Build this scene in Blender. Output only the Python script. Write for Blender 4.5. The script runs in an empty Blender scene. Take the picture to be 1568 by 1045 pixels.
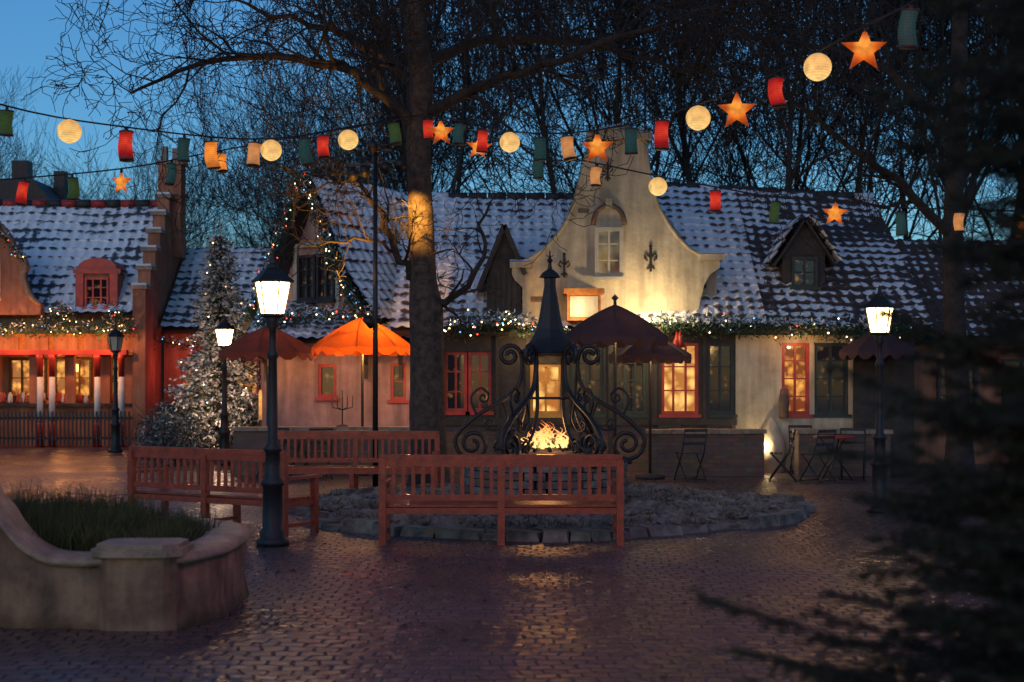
import bpy, math, random
from mathutils import Vector, Matrix, noise
R=random.Random(11)
rad=math.radians
scene=bpy.context.scene
V=Vector
# ------------------------------------------------------------------ mesh builder
class MB:
    def __init__(s): s.v=[];s.f=[];s.m=[];s.sm=[];s.uvs={}
    def add(s,vs,fs,m=0,sm=False):
        o=len(s.v); s.v.extend([tuple(a) for a in vs])
        for f in fs: s.f.append([i+o for i in f]); s.m.append(m); s.sm.append(sm)
    def box(s,x0,x1,y0,y1,z0,z1,m=0):
        s.add([(x0,y0,z0),(x1,y0,z0),(x1,y1,z0),(x0,y1,z0),(x0,y0,z1),(x1,y0,z1),(x1,y1,z1),(x0,y1,z1)],
              [(0,3,2,1),(4,5,6,7),(0,1,5,4),(1,2,6,5),(2,3,7,6),(3,0,4,7)],m)
    def beam(s,p,q,w,h,m=0,up=V((0,0,1))):
        p=V(p);q=V(q);d=(q-p).normalized()
        a=d.cross(up)
        if a.length<1e-3: a=d.cross(V((0,1,0)))
        a.normalize(); b=a.cross(d).normalized()
        a*=w/2;b*=h/2
        s.add([p-a-b,p+a-b,p+a+b,p-a+b,q-a-b,q+a-b,q+a+b,q-a+b],
              [(0,1,2,3),(7,6,5,4),(4,5,1,0),(5,6,2,1),(6,7,3,2),(7,4,0,3)],m)
    def tube(s,pts,rs,n=6,m=0,sm=True):
        pts=[V(p) for p in pts]
        if not hasattr(rs,'__len__'): rs=[rs]*len(pts)
        vs=[];fs=[];a=None
        for i,p in enumerate(pts):
            d=(pts[min(i+1,len(pts)-1)]-pts[max(i-1,0)])
            if d.length<1e-6: d=V((0,0,1))
            d.normalize()
            if a is None:
                a=d.orthogonal().normalized()
            else:
                a=a-d*a.dot(d)
                if a.length<1e-4: a=d.orthogonal()
                a.normalize()
            b=d.cross(a)
            for k in range(n):
                t=2*math.pi*k/n
                vs.append(p+(a*math.cos(t)+b*math.sin(t))*rs[i])
        for i in range(len(pts)-1):
            for k in range(n):
                k2=(k+1)%n
                fs.append((i*n+k,i*n+k2,(i+1)*n+k2,(i+1)*n+k))
        if n>3:
            fs.append(tuple(range(n-1,-1,-1))); fs.append(tuple((len(pts)-1)*n+k for k in range(n)))
        s.add(vs,fs,m,sm)
    def lathe(s,prof,c=(0,0,0),n=16,m=0,sm=True,ph=0.0,wob=0):
        vs=[];fs=[]
        for (r,z) in prof:
            for k in range(n):
                t=2*math.pi*k/n+ph
                rr=r*(1+wob*R.uniform(-1,1))
                vs.append((c[0]+rr*math.cos(t),c[1]+rr*math.sin(t),c[2]+z))
        for i in range(len(prof)-1):
            for k in range(n):
                k2=(k+1)%n
                fs.append((i*n+k,i*n+k2,(i+1)*n+k2,(i+1)*n+k))
        fs.append(tuple(range(n-1,-1,-1))); fs.append(tuple((len(prof)-1)*n+k for k in range(n)))
        s.add(vs,fs,m,sm)
    def ext(s,poly,y0,y1,m=0,mside=None):
        n=len(poly)
        vs=[(x,y0,z) for x,z in poly]+[(x,y1,z) for x,z in poly]
        s.add(vs,[tuple(range(n)),tuple(range(2*n-1,n-1,-1))],m)
        s.add(vs,[(i,i+n,(i+1)%n+n,(i+1)%n) for i in range(n)],m if mside is None else mside)
    def octa(s,c,r,m=0):
        x,y,z=c
        s.add([(x+r,y,z),(x-r,y,z),(x,y+r,z),(x,y-r,z),(x,y,z+r),(x,y,z-r)],
              [(0,2,4),(2,1,4),(1,3,4),(3,0,4),(2,0,5),(1,2,5),(3,1,5),(0,3,5)],m,True)
    def rock(s,c,r,m=0,flat=.6):
        c=V(c);o=V((R.uniform(0,99),R.uniform(0,99),0))
        vs=[];fs=[]
        n=7;rings=5
        for i in range(rings):
            ph=math.pi*(i+.5)/rings
            for k in range(n):
                t=2*math.pi*k/n
                d=V((math.sin(ph)*math.cos(t),math.sin(ph)*math.sin(t),math.cos(ph)))
                q=d*r*(1+.7*noise.noise(d*1.4+o)); q.z*=flat
                vs.append(c+q)
        for i in range(rings-1):
            for k in range(n):
                k2=(k+1)%n
                fs.append((i*n+k,(i+1)*n+k,(i+1)*n+k2,i*n+k2))
        fs.append(tuple(range(n)));fs.append(tuple((rings-1)*n+k for k in range(n-1,-1,-1)))
        s.add(vs,fs,m,False)
    def leaf(s,c,L,w,m=0,d=None):
        if d is None: d=V((R.gauss(0,1),R.gauss(0,1),R.gauss(0,1)))
        if d.length<1e-3:d=V((0,0,1))
        d=d.normalized(); a=d.orthogonal().normalized()
        a=Matrix.Rotation(R.uniform(0,6.28),3,d)@a
        c=V(c)
        s.add([c,c+d*L*.5+a*w,c+d*L,c+d*L*.5-a*w],[(0,1,2,3)],m)
    def build(s,name,mats,parent=None,loc=(0,0,0),rot=0):
        me=bpy.data.meshes.new(name); me.from_pydata(s.v,[],s.f)
        for mt in mats: me.materials.append(mt)
        me.polygons.foreach_set('material_index',s.m)
        me.polygons.foreach_set('use_smooth',s.sm)
        if s.uvs:
            uv=me.uv_layers.new(name='UVMap')
            for li,l in enumerate(me.loops):
                uv.data[li].uv=s.uvs.get(l.vertex_index,(0,0))
        me.update()
        ob=bpy.data.objects.new(name,me); scene.collection.objects.link(ob)
        ob.location=loc; ob.rotation_euler=(0,0,rot)
        if parent: ob.parent=parent
        return ob
class Thing:
    def __init__(s,name,loc=(0,0,0),rot=0):
        s.e=bpy.data.objects.new(name,None); s.e.empty_display_size=.3
        scene.collection.objects.link(s.e); s.e.location=loc; s.e.rotation_euler=(0,0,rot); s.p=[]
    def part(s,name,*mats):
        mb=MB(); s.p.append((name,mb,mats)); return mb
    def done(s):
        for n,mb,mats in s.p:
            if mb.f: mb.build(n,mats,s.e)
        return s.e
# ------------------------------------------------------------------ materials
def newmat(name):
    m=bpy.data.materials.new(name); m.use_nodes=True
    nt=m.node_tree; b=nt.nodes['Principled BSDF']; return m,nt,b
def mat(name,c1,c2=None,rough=.7,ns=3.,bump=0.,bs=40.,metal=0,em=None,es=0,coat=0,detail=6,streak=0):
    m,nt,b=newmat(name)
    N=nt.nodes.new;L=nt.links.new
    tc=N('ShaderNodeTexCoord')
    if c2 is None: c2=tuple(x*.6 for x in c1)
    nz=N('ShaderNodeTexNoise'); nz.inputs['Scale'].default_value=ns; nz.inputs['Detail'].default_value=detail; nz.inputs['Roughness'].default_value=.65
    L(tc.outputs['Object'],nz.inputs['Vector'])
    cr=N('ShaderNodeValToRGB'); cr.color_ramp.elements[0].position=.33; cr.color_ramp.elements[1].position=.66
    cr.color_ramp.elements[0].color=(*c2,1); cr.color_ramp.elements[1].color=(*c1,1)
    L(nz.outputs['Fac'],cr.inputs['Fac'])
    col=cr.outputs['Color']
    if streak:
        # weathering: rain streaks running down the wall and larger damp stains
        mp=N('ShaderNodeMapping');mp.inputs['Scale'].default_value=(7,7,.7);L(tc.outputs['Object'],mp.inputs['Vector'])
        n3=N('ShaderNodeTexNoise');n3.inputs['Scale'].default_value=1;n3.inputs['Detail'].default_value=5;L(mp.outputs[0],n3.inputs['Vector'])
        r3=N('ShaderNodeMapRange');r3.inputs[1].default_value=.35;r3.inputs[2].default_value=.62;r3.inputs[3].default_value=1-streak;r3.inputs[4].default_value=1;L(n3.outputs['Fac'],r3.inputs[0])
        mx=N('ShaderNodeMix');mx.data_type='RGBA';mx.blend_type='MULTIPLY';mx.inputs[0].default_value=1;L(col,mx.inputs[6]);L(r3.outputs[0],mx.inputs[7]);col=mx.outputs[2]
    L(col,b.inputs['Base Color'])
    b.inputs['Roughness'].default_value=rough; b.inputs['Metallic'].default_value=metal
    b.inputs['Coat Weight'].default_value=coat
    if bump:
        n2=N('ShaderNodeTexNoise'); n2.inputs['Scale'].default_value=bs; n2.inputs['Detail'].default_value=5
        L(tc.outputs['Object'],n2.inputs['Vector'])
        bp=N('ShaderNodeBump'); bp.inputs['Strength'].default_value=bump; bp.inputs['Distance'].default_value=.02
        L(n2.outputs['Fac'],bp.inputs['Height']); L(bp.outputs['Normal'],b.inputs['Normal'])
    if em:
        b.inputs['Emission Color'].default_value=(*em,1); b.inputs['Emission Strength'].default_value=es
    return m
def nosamp(m):
    try: m.cycles.emission_sampling='NONE'
    except Exception: pass
    return m
def brickmat(name,c1,c2,mortar,scale,rough=.8,bw=.5,rh=.25,bump=.6,vec='Object',rotx=0):
    m,nt,b=newmat(name);N=nt.nodes.new;L=nt.links.new
    tc=N('ShaderNodeTexCoord');mp=N('ShaderNodeMapping'); mp.inputs['Rotation'].default_value=(rotx,0,0)
    L(tc.outputs[vec],mp.inputs['Vector'])
    br=N('ShaderNodeTexBrick'); br.inputs['Scale'].default_value=scale
    br.inputs['Brick Width'].default_value=bw; br.inputs['Row Height'].default_value=rh
    br.inputs['Mortar Size'].default_value=.012
    br.inputs['Color1'].default_value=(*c1,1);br.inputs['Color2'].default_value=(*c2,1);br.inputs['Mortar'].default_value=(*mortar,1)
    L(mp.outputs[0],br.inputs['Vector'])
    nz=N('ShaderNodeTexNoise'); nz.inputs['Scale'].default_value=6; nz.inputs['Detail'].default_value=6
    L(tc.outputs[vec],nz.inputs['Vector'])
    mx=N('ShaderNodeMix');mx.data_type='RGBA';mx.blend_type='MULTIPLY';mx.inputs[0].default_value=.7
    L(br.outputs['Color'],mx.inputs[6]);L(nz.outputs['Color'],mx.inputs[7])
    L(mx.outputs[2],b.inputs['Base Color']);b.inputs['Roughness'].default_value=rough
    bp=N('ShaderNodeBump');bp.inputs['Strength'].default_value=bump;bp.inputs['Distance'].default_value=.02;bp.invert=True
    L(br.outputs['Fac'],bp.inputs['Height']);L(bp.outputs[0],b.inputs['Normal'])
    return m
def paving():
    m,nt,b=newmat('wet_brick_paving');N=nt.nodes.new;L=nt.links.new
    tc=N('ShaderNodeTexCoord')
    w=N('ShaderNodeTexNoise');w.inputs['Scale'].default_value=.9;w.inputs['Detail'].default_value=2
    L(tc.outputs['Object'],w.inputs['Vector'])
    w2=N('ShaderNodeTexNoise');w2.inputs['Scale'].default_value=9;w2.inputs['Detail'].default_value=1
    L(tc.outputs['Object'],w2.inputs['Vector'])
    ad=N('ShaderNodeVectorMath');ad.operation='MULTIPLY_ADD';ad.inputs[1].default_value=(.3,.3,0)
    L(w.outputs['Color'],ad.inputs[0]);L(tc.outputs['Object'],ad.inputs[2])
    ad2=N('ShaderNodeVectorMath');ad2.operation='MULTIPLY_ADD';ad2.inputs[1].default_value=(.06,.06,0)
    L(w2.outputs['Color'],ad2.inputs[0]);L(ad.outputs[0],ad2.inputs[2])
    br=N('ShaderNodeTexBrick');br.inputs['Scale'].default_value=1
    br.inputs['Brick Width'].default_value=.15;br.inputs['Row Height'].default_value=.135;br.inputs['Mortar Size'].default_value=.014;br.inputs['Mortar Smooth'].default_value=1.
    br.inputs['Bias'].default_value=-.1
    br.inputs['Color1'].default_value=(.17,.10,.105,1);br.inputs['Color2'].default_value=(.08,.058,.07,1);br.inputs['Mortar'].default_value=(.022,.018,.022,1)
    L(ad2.outputs[0],br.inputs['Vector'])
    n1=N('ShaderNodeTexNoise');n1.inputs['Scale'].default_value=.45;n1.inputs['Detail'].default_value=5
    L(tc.outputs['Object'],n1.inputs['Vector'])
    n2=N('ShaderNodeTexNoise');n2.inputs['Scale'].default_value=22;n2.inputs['Detail'].default_value=5
    L(tc.outputs['Object'],n2.inputs['Vector'])
    mx=N('ShaderNodeMix');mx.data_type='RGBA';mx.blend_type='MULTIPLY';mx.inputs[0].default_value=.5
    L(br.outputs['Color'],mx.inputs[6]);L(n2.outputs['Color'],mx.inputs[7])
    mt=N('ShaderNodeMix');mt.data_type='RGBA';mt.blend_type='MULTIPLY';mt.inputs[0].default_value=.75
    sc=N('ShaderNodeMapRange');sc.inputs[1].default_value=.3;sc.inputs[2].default_value=.7;sc.inputs[3].default_value=.45;sc.inputs[4].default_value=1.3;L(n1.outputs['Fac'],sc.inputs[0])
    L(mx.outputs[2],mt.inputs[6]);L(sc.outputs[0],mt.inputs[7]);L(mt.outputs[2],b.inputs['Base Color'])
    mr=N('ShaderNodeMapRange');mr.inputs[1].default_value=.38;mr.inputs[2].default_value=.64;mr.inputs[3].default_value=.19;mr.inputs[4].default_value=.42
    L(n1.outputs['Fac'],mr.inputs[0]);
    mra=N('ShaderNodeMath');mra.operation='MULTIPLY_ADD';mra.inputs[1].default_value=.35;L(br.outputs['Fac'],mra.inputs[0]);L(mr.outputs[0],mra.inputs[2]);L(mra.outputs[0],b.inputs['Roughness'])
    b.inputs['Specular IOR Level'].default_value=.7
    vo=N('ShaderNodeTexNoise');vo.inputs['Scale'].default_value=7;vo.inputs['Detail'].default_value=1
    L(tc.outputs['Object'],vo.inputs['Vector'])
    m1=N('ShaderNodeMath');m1.operation='MULTIPLY_ADD';m1.inputs[1].default_value=-.75
    L(br.outputs['Fac'],m1.inputs[0]);L(vo.outputs['Fac'],m1.inputs[2])
    m2=N('ShaderNodeMath');m2.operation='MULTIPLY_ADD';m2.inputs[1].default_value=.25
    L(n2.outputs['Fac'],m2.inputs[0]);L(m1.outputs[0],m2.inputs[2])
    bp=N('ShaderNodeBump');bp.inputs['Strength'].default_value=1;bp.inputs['Distance'].default_value=.034
    L(m2.outputs[0],bp.inputs['Height']);L(bp.outputs[0],b.inputs['Normal'])
    return m
def tilemat(name,tile,tile2,thr,soft=.08):
    m,nt,b=newmat(name);N=nt.nodes.new;L=nt.links.new
    uv=N('ShaderNodeUVMap');tc=N('ShaderNodeTexCoord')
    sp=N('ShaderNodeSeparateXYZ');L(uv.outputs[0],sp.inputs[0])
    fv=N('ShaderNodeMath');fv.operation='FRACT';L(sp.outputs[1],fv.inputs[0])
    cu=N('ShaderNodeMath');cu.operation='MULTIPLY';cu.inputs[1].default_value=2*math.pi;L(sp.outputs[0],cu.inputs[0])
    co=N('ShaderNodeMath');co.operation='COSINE';L(cu.outputs[0],co.inputs[0])
    n1=N('ShaderNodeTexNoise');n1.inputs['Scale'].default_value=.9;n1.inputs['Detail'].default_value=4;L(tc.outputs['Object'],n1.inputs['Vector'])
    n2=N('ShaderNodeTexNoise');n2.inputs['Scale'].default_value=7;n2.inputs['Detail'].default_value=5;L(tc.outputs['Object'],n2.inputs['Vector'])
    a=N('ShaderNodeMath');a.operation='MULTIPLY_ADD';a.inputs[1].default_value=1.5;a.inputs[2].default_value=-.1;L(n1.outputs['Fac'],a.inputs[0])
    c=N('ShaderNodeMath');c.operation='MULTIPLY_ADD';c.inputs[1].default_value=1.1;L(n2.outputs['Fac'],c.inputs[0]);L(a.outputs[0],c.inputs[2])
    p=N('ShaderNodeMath');p.operation='POWER';p.inputs[1].default_value=3;L(fv.outputs[0],p.inputs[0])
    d=N('ShaderNodeMath');d.operation='MULTIPLY_ADD';d.inputs[1].default_value=-.42;L(p.outputs[0],d.inputs[0]);L(c.outputs[0],d.inputs[2])
    e=N('ShaderNodeMath');e.operation='MULTIPLY_ADD';e.inputs[1].default_value=-.13;L(co.outputs[0],e.inputs[0]);L(d.outputs[0],e.inputs[2])
    mr=N('ShaderNodeMapRange');mr.inputs[1].default_value=thr;mr.inputs[2].default_value=thr+soft;L(e.outputs[0],mr.inputs[0])
    tcol=N('ShaderNodeMix');tcol.data_type='RGBA';tcol.inputs[6].default_value=(*tile,1);tcol.inputs[7].default_value=(*tile2,1);L(n2.outputs['Fac'],tcol.inputs[0])
    mx=N('ShaderNodeMix');mx.data_type='RGBA';mx.inputs[7].default_value=(.84,.84,.86,1);L(mr.outputs[0],mx.inputs[0]);L(tcol.outputs[2],mx.inputs[6])
    L(mx.outputs[2],b.inputs['Base Color']);b.inputs['Roughness'].default_value=.65
    bp=N('ShaderNodeBump');bp.inputs['Strength'].default_value=.8;bp.inputs['Distance'].default_value=.03;L(mr.outputs[0],bp.inputs['Height']);L(bp.outputs[0],b.inputs['Normal'])
    return m
def panemat(name,c_hi,c_lo,strength,scale=3.,pos=.5):
    m,nt,b=newmat(name);N=nt.nodes.new;L=nt.links.new
    tc=N('ShaderNodeTexCoord');vo=N('ShaderNodeTexVoronoi');vo.inputs['Scale'].default_value=scale*1.6
    nz=N('ShaderNodeTexNoise');nz.inputs['Scale'].default_value=scale;nz.inputs['Detail'].default_value=3
    L(tc.outputs['Object'],vo.inputs['Vector']);L(tc.outputs['Object'],nz.inputs['Vector'])
    ad=N('ShaderNodeMath');ad.operation='MULTIPLY_ADD';ad.inputs[1].default_value=-.5;L(vo.outputs['Distance'],ad.inputs[0]);L(nz.outputs['Fac'],ad.inputs[2])
    cr=N('ShaderNodeValToRGB');cr.color_ramp.elements[0].position=pos-.4;cr.color_ramp.elements[0].color=(*c_lo,1)
    cr.color_ramp.elements[1].position=pos;cr.color_ramp.elements[1].color=(*c_hi,1)
    L(ad.outputs[0],cr.inputs[0]);L(cr.outputs[0],b.inputs['Emission Color']);b.inputs['Emission Strength'].default_value=strength
    b.inputs['Base Color'].default_value=(.01,.01,.012,1);b.inputs['Roughness'].default_value=.06
    return nosamp(m)
def clothmat(name,c,c2,tr=.5,em=0):
    m,nt,b=newmat(name);N=nt.nodes.new;L=nt.links.new
    tc=N('ShaderNodeTexCoord');nz=N('ShaderNodeTexNoise');nz.inputs['Scale'].default_value=6;L(tc.outputs['Object'],nz.inputs['Vector'])
    mx=N('ShaderNodeMix');mx.data_type='RGBA';mx.inputs[6].default_value=(*c,1);mx.inputs[7].default_value=(*c2,1);L(nz.outputs['Fac'],mx.inputs[0])
    L(mx.outputs[2],b.inputs['Base Color']);b.inputs['Roughness'].default_value=.9
    t=N('ShaderNodeBsdfTranslucent');L(mx.outputs[2],t.inputs[0]);ms=N('ShaderNodeMixShader');ms.inputs[0].default_value=tr
    L(b.outputs[0],ms.inputs[1]);L(t.outputs[0],ms.inputs[2]);L(ms.outputs[0],nt.nodes['Material Output'].inputs[0])
    return m
def lantmat(name,hi,es,cz,rr,ribs=45.,base=None,lo=.25,hot=None):
    m,nt,b=newmat(name);N=nt.nodes.new;L=nt.links.new
    tc=N('ShaderNodeTexCoord');sp=N('ShaderNodeSeparateXYZ');L(tc.outputs['Object'],sp.inputs[0])
    mu=N('ShaderNodeMath');mu.operation='MULTIPLY';mu.inputs[1].default_value=ribs*2*math.pi;L(sp.outputs[2],mu.inputs[0])
    si=N('ShaderNodeMath');si.operation='SINE';L(mu.outputs[0],si.inputs[0])
    nz=N('ShaderNodeTexNoise');nz.inputs['Scale'].default_value=11;nz.inputs['Detail'].default_value=4;L(tc.outputs['Object'],nz.inputs['Vector'])
    ds=N('ShaderNodeVectorMath');ds.operation='DISTANCE';ds.inputs[1].default_value=(0,0,cz);L(tc.outputs['Object'],ds.inputs[0])
    mr=N('ShaderNodeMapRange');mr.inputs[1].default_value=rr[0];mr.inputs[2].default_value=rr[1];mr.inputs[3].default_value=1;mr.inputs[4].default_value=lo;L(ds.outputs['Value'],mr.inputs[0])
    a=N('ShaderNodeMath');a.operation='MULTIPLY_ADD';a.inputs[1].default_value=.12;a.inputs[2].default_value=.2;L(si.outputs[0],a.inputs[0])
    c=N('ShaderNodeMath');c.operation='MULTIPLY_ADD';c.inputs[1].default_value=1.6;L(nz.outputs['Fac'],c.inputs[0]);L(a.outputs[0],c.inputs[2])
    d=N('ShaderNodeMath');d.operation='MULTIPLY';L(c.outputs[0],d.inputs[0]);L(mr.outputs[0],d.inputs[1])
    st=N('ShaderNodeMath');st.operation='MULTIPLY';st.inputs[1].default_value=es;L(d.outputs[0],st.inputs[0])
    mx=N('ShaderNodeMix');mx.data_type='RGBA';mx.inputs[6].default_value=(*hi,1);mx.inputs[7].default_value=(*(hot or hi),1)
    mp=N('ShaderNodeMapRange');mp.inputs[1].default_value=rr[0];mp.inputs[2].default_value=rr[0]+(rr[1]-rr[0])*.6;mp.inputs[3].default_value=1;mp.inputs[4].default_value=0;L(ds.outputs['Value'],mp.inputs[0]);L(mp.outputs[0],mx.inputs[0])
    L(mx.outputs[2],b.inputs['Emission Color']);L(st.outputs[0],b.inputs['Emission Strength'])
    b.inputs['Base Color'].default_value=(*(base or tuple(min(.6,x*.5+.02) for x in hi)),1);b.inputs['Roughness'].default_value=.7
    return nosamp(m)
M={}
M['cream']=mat('cream_plaster',(.64,.56,.41),(.40,.34,.24),.85,1.6,.6,14,streak=.32)
M['pink']=mat('pink_plaster',(.52,.34,.31),(.33,.20,.19),.85,1.8,.5,14,streak=.35)
M['ochre']=mat('ochre_plaster',(.52,.22,.12),(.33,.12,.065),.85,1.5,.4,14,streak=.35)
M['planter']=mat('weathered_plaster',(.38,.22,.13),(.13,.075,.045),.8,2.6,.8,9,streak=.4)
M['coping']=mat('stone_coping',(.37,.26,.175),(.15,.11,.08),.55,5,.6,25)
M['timber']=mat('dark_timber',(.045,.036,.033),(.018,.015,.014),.6,8,.4,60)
M['greenwood']=mat('dark_green_wood',(.03,.05,.045),(.015,.025,.024),.5,6)
M['redwood']=mat('red_window_paint',(.45,.05,.04),(.28,.03,.025),.45,5)
M['yelwood']=mat('ochre_window_paint',(.60,.32,.07),(.42,.2,.04),.45,5)
M['whitewood']=mat('cream_window_paint',(.5,.47,.38),(.36,.33,.27),.5,5)
M['iron']=mat('black_iron',(.014,.014,.015),(.008,.008,.009),.5,12,.3,60,0)
M['bark']=mat('bark',(.045,.034,.028),(.016,.012,.011),.9,7,1.,30)
M['barkm']=mat('trunk_bark',(.10,.072,.055),(.022,.016,.014),.9,9,1.,26)
M['twig']=mat('distant_twigs',(.045,.04,.04),(.02,.018,.019),.95,1)
M['bench']=mat('red_brown_varnished_wood',(.40,.062,.020),(.19,.024,.009),.38,9,.3,50,coat=.15)
M['snow']=mat('snow',(.8,.81,.84),(.65,.67,.72),.7,6,.5,20)
M['leafg']=mat('garland_needles',(.035,.08,.04),(.015,.035,.02),.8,8)
M['frost']=mat('frosted_needles',(.64,.60,.58),(.16,.18,.16),.8,5)
M['shrub']=mat('shrub_leaves',(.10,.12,.12),(.03,.045,.045),.8,6)
M['spruce']=mat('spruce_needles',(.04,.044,.022),(.014,.016,.010),.65,9)
M['grass']=mat('winter_grass',(.085,.095,.025),(.03,.038,.010),.8,4)
M['soil']=mat('soil',(.05,.035,.02),(.02,.015,.01),.95,8,.8,30)
M['rock']=mat('frosted_stone',(.24,.22,.19),(.055,.045,.04),.85,5,.8,25)
M['sand']=mat('frosted_gravel',(.27,.225,.18),(.04,.03,.022),.9,4,1.,22,detail=10)
M['brick']=brickmat('brick_wall',(.30,.16,.10),(.19,.11,.08),(.16,.14,.12),1,.85,.22,.075,.6,rotx=rad(90))
M['pave']=paving()
M['tileA']=tilemat('snowy_tiles',(.10,.06,.06),(.05,.04,.045),.74,.22)
M['tileB']=tilemat('patchy_snow_tiles',(.08,.05,.045),(.03,.03,.035),1.06,.12)
M['tileC']=tilemat('thin_snow_tiles',(.12,.065,.05),(.04,.03,.03),1.24)
M['tileL']=tilemat('blue_snowy_tiles',(.06,.07,.09),(.03,.04,.06),.84,.18)
M['p_warm']=panemat('warm_window',(1,.58,.15),(.30,.10,.02),1.6,3.,.55)
M['p_amber']=panemat('amber_window',(1,.42,.07),(.15,.03,.006),1.25,4.,.6)
M['p_dark']=panemat('dim_window',(.6,.27,.08),(.010,.009,.012),.5,5.,.75)
M['p_gable']=panemat('gable_window',(.75,.5,.2),(.12,.08,.04),.35,2.,.45)
M['lampglass']=mat('street_lamp_glass',(.8,.7,.5),None,.3,em=(1,.58,.22),es=30)
M['b_warm']=nosamp(mat('warm_bulb',(.5,.4,.2),em=(1,.62,.25),es=7))
M['b_white']=nosamp(mat('white_bulb',(.5,.5,.4),em=(1,.85,.6),es=5))
M['b_red']=nosamp(mat('red_bulb',(.4,.05,.03),em=(1,.06,.03),es=5))
M['b_blue']=nosamp(mat('blue_bulb',(.1,.2,.4),em=(.15,.5,1),es=3))
M['red']=mat('red_paint',(.42,.03,.02),(.28,.02,.015),.5,6)
M['white']=mat('white_paint',(.75,.72,.68),(.6,.57,.53),.5,6)
M['ochresign']=mat('ochre_sign',(.50,.20,.04),(.30,.08,.015),.7,9)
M['parO']=clothmat('orange_parasol_cloth',(.85,.18,.025),(.62,.10,.015),.6)
M['parB']=clothmat('brown_parasol_cloth',(.24,.06,.035),(.13,.035,.025),.35)
M['parD']=clothmat('dark_parasol_cloth',(.09,.045,.05),(.06,.03,.036),.3)
M['l_globe']=lantmat('globe_lantern_paper',(1,.52,.11),1.05,-.19,(.08,.2),40,(.45,.34,.18),.5,(1,.72,.28))
M['l_red']=lantmat('red_lantern_paper',(.7,.008,.006),.6,-.2,(.07,.2),40,(.18,.006,.005),.2,(1,.06,.02))
M['l_green']=lantmat('green_lantern_paper',(.08,.16,.02),.18,-.2,(.07,.2),40,(.04,.08,.03),.4)
M['l_teal']=lantmat('teal_lantern_paper',(.04,.14,.12),.12,-.2,(.07,.2),40,(.022,.085,.075),.4)
M['l_tan']=lantmat('tan_lantern_paper',(1,.38,.10),.5,-.2,(.07,.2),40,(.35,.2,.09),.4)
M['l_orange']=lantmat('orange_lantern_paper',(1,.28,.025),.85,-.2,(.07,.2),40,None,.3)
M['l_star']=lantmat('star_lantern_paper',(.9,.14,.008),.95,-.2,(.05,.18),6,(.3,.06,.01),.25,(1,.40,.05))
M['l_candle']=lantmat('candle_glow',(1,.4,.08),1.,1.3,(.05,.4),6)
m,nt,b=newmat('flame');N=nt.nodes.new;L=nt.links.new
tc=N('ShaderNodeTexCoord');sp=N('ShaderNodeSeparateXYZ');L(tc.outputs['Object'],sp.inputs[0])
cr=N('ShaderNodeValToRGB');cr.color_ramp.elements[0].position=.02;cr.color_ramp.elements[0].color=(1,.60,.2,1)
cr.color_ramp.elements[1].position=.34;cr.color_ramp.elements[1].color=(1,.19,.025,1);L(sp.outputs[2],cr.inputs[0])
em=N('ShaderNodeEmission');em.inputs[1].default_value=2.0;L(cr.outputs[0],em.inputs[0])
tr=N('ShaderNodeBsdfTransparent');nz=N('ShaderNodeTexNoise');nz.inputs['Scale'].default_value=16;L(tc.outputs['Object'],nz.inputs['Vector'])
mr=N('ShaderNodeMapRange');mr.inputs[1].default_value=.35;mr.inputs[2].default_value=.62;mr.inputs[3].default_value=.05;L(nz.outputs['Fac'],mr.inputs[0])
ms=N('ShaderNodeMixShader');L(mr.outputs[0],ms.inputs[0]);L(tr.outputs[0],ms.inputs[1]);L(em.outputs[0],ms.inputs[2]);L(ms.outputs[0],nt.nodes['Material Output'].inputs[0])
M['flame']=nosamp(m)
def light(name,kind,loc,power,col,parent=None,size=.05,to=None,spot=60,blend=.6):
    l=bpy.data.lights.new(name,kind);l.energy=power;l.color=col
    if kind in('POINT','SPOT'): l.shadow_soft_size=size
    if kind=='SPOT': l.spot_size=rad(spot);l.spot_blend=blend
    o=bpy.data.objects.new(name,l);scene.collection.objects.link(o);o.location=loc
    if to is not None: o.rotation_euler=(V(to)-V(loc)).to_track_quat('-Z','Y').to_euler()
    if parent: o.parent=parent
    return o
# ------------------------------------------------------------------ helpers
def roof(th,name,el,er,rl,rr,mt,tw=.21,cs=.255,thick=.09):
    el,er,rl,rr=map(V,(el,er,rl,rr))
    W=max((er-el).length,(rr-rl).length);H=(rl-el).length
    nu=max(2,round(W/tw));nv=max(2,round(H/cs));S=5
    n=(er-el).cross(rl-el).normalized()
    if n.z<0:n=-n
    mb=th.part(name,mt,M['timber'])
    cols=nu*S+1
    for k in range(nv):
        for (vv,h) in((k,.035),(k+.93,.0)):
            for i in range(cols):
                u=i/S;a=i/(cols-1);t=vv/nv
                p=(el.lerp(er,a)).lerp(rl.lerp(rr,a),t)
                hh=h+.02*math.cos(2*math.pi*u)+.012*noise.noise(V((int(u+.5)*3.1+.2,k*2.7,0)))+.08*noise.noise(p*.5)
                mb.uvs[len(mb.v)]=(u,vv);mb.v.append(tuple(p+n*(hh+.08)))
    rows=nv*2
    for r_ in range(rows-1):
        for i in range(cols-1):
            a=r_*cols+i
            mb.f.append([a,a+1,a+cols+1,a+cols]);mb.m.append(0);mb.sm.append(False)
    q=n*thick;e=n*.0
    mb.add([el-q,er-q,rr-q,rl-q,el+e,er+e,rr+e,rl+e],[(0,3,2,1),(4,5,6,7),(0,1,5,4),(1,2,6,5),(2,3,7,6),(3,0,4,7)],1)
    return mb
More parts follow.
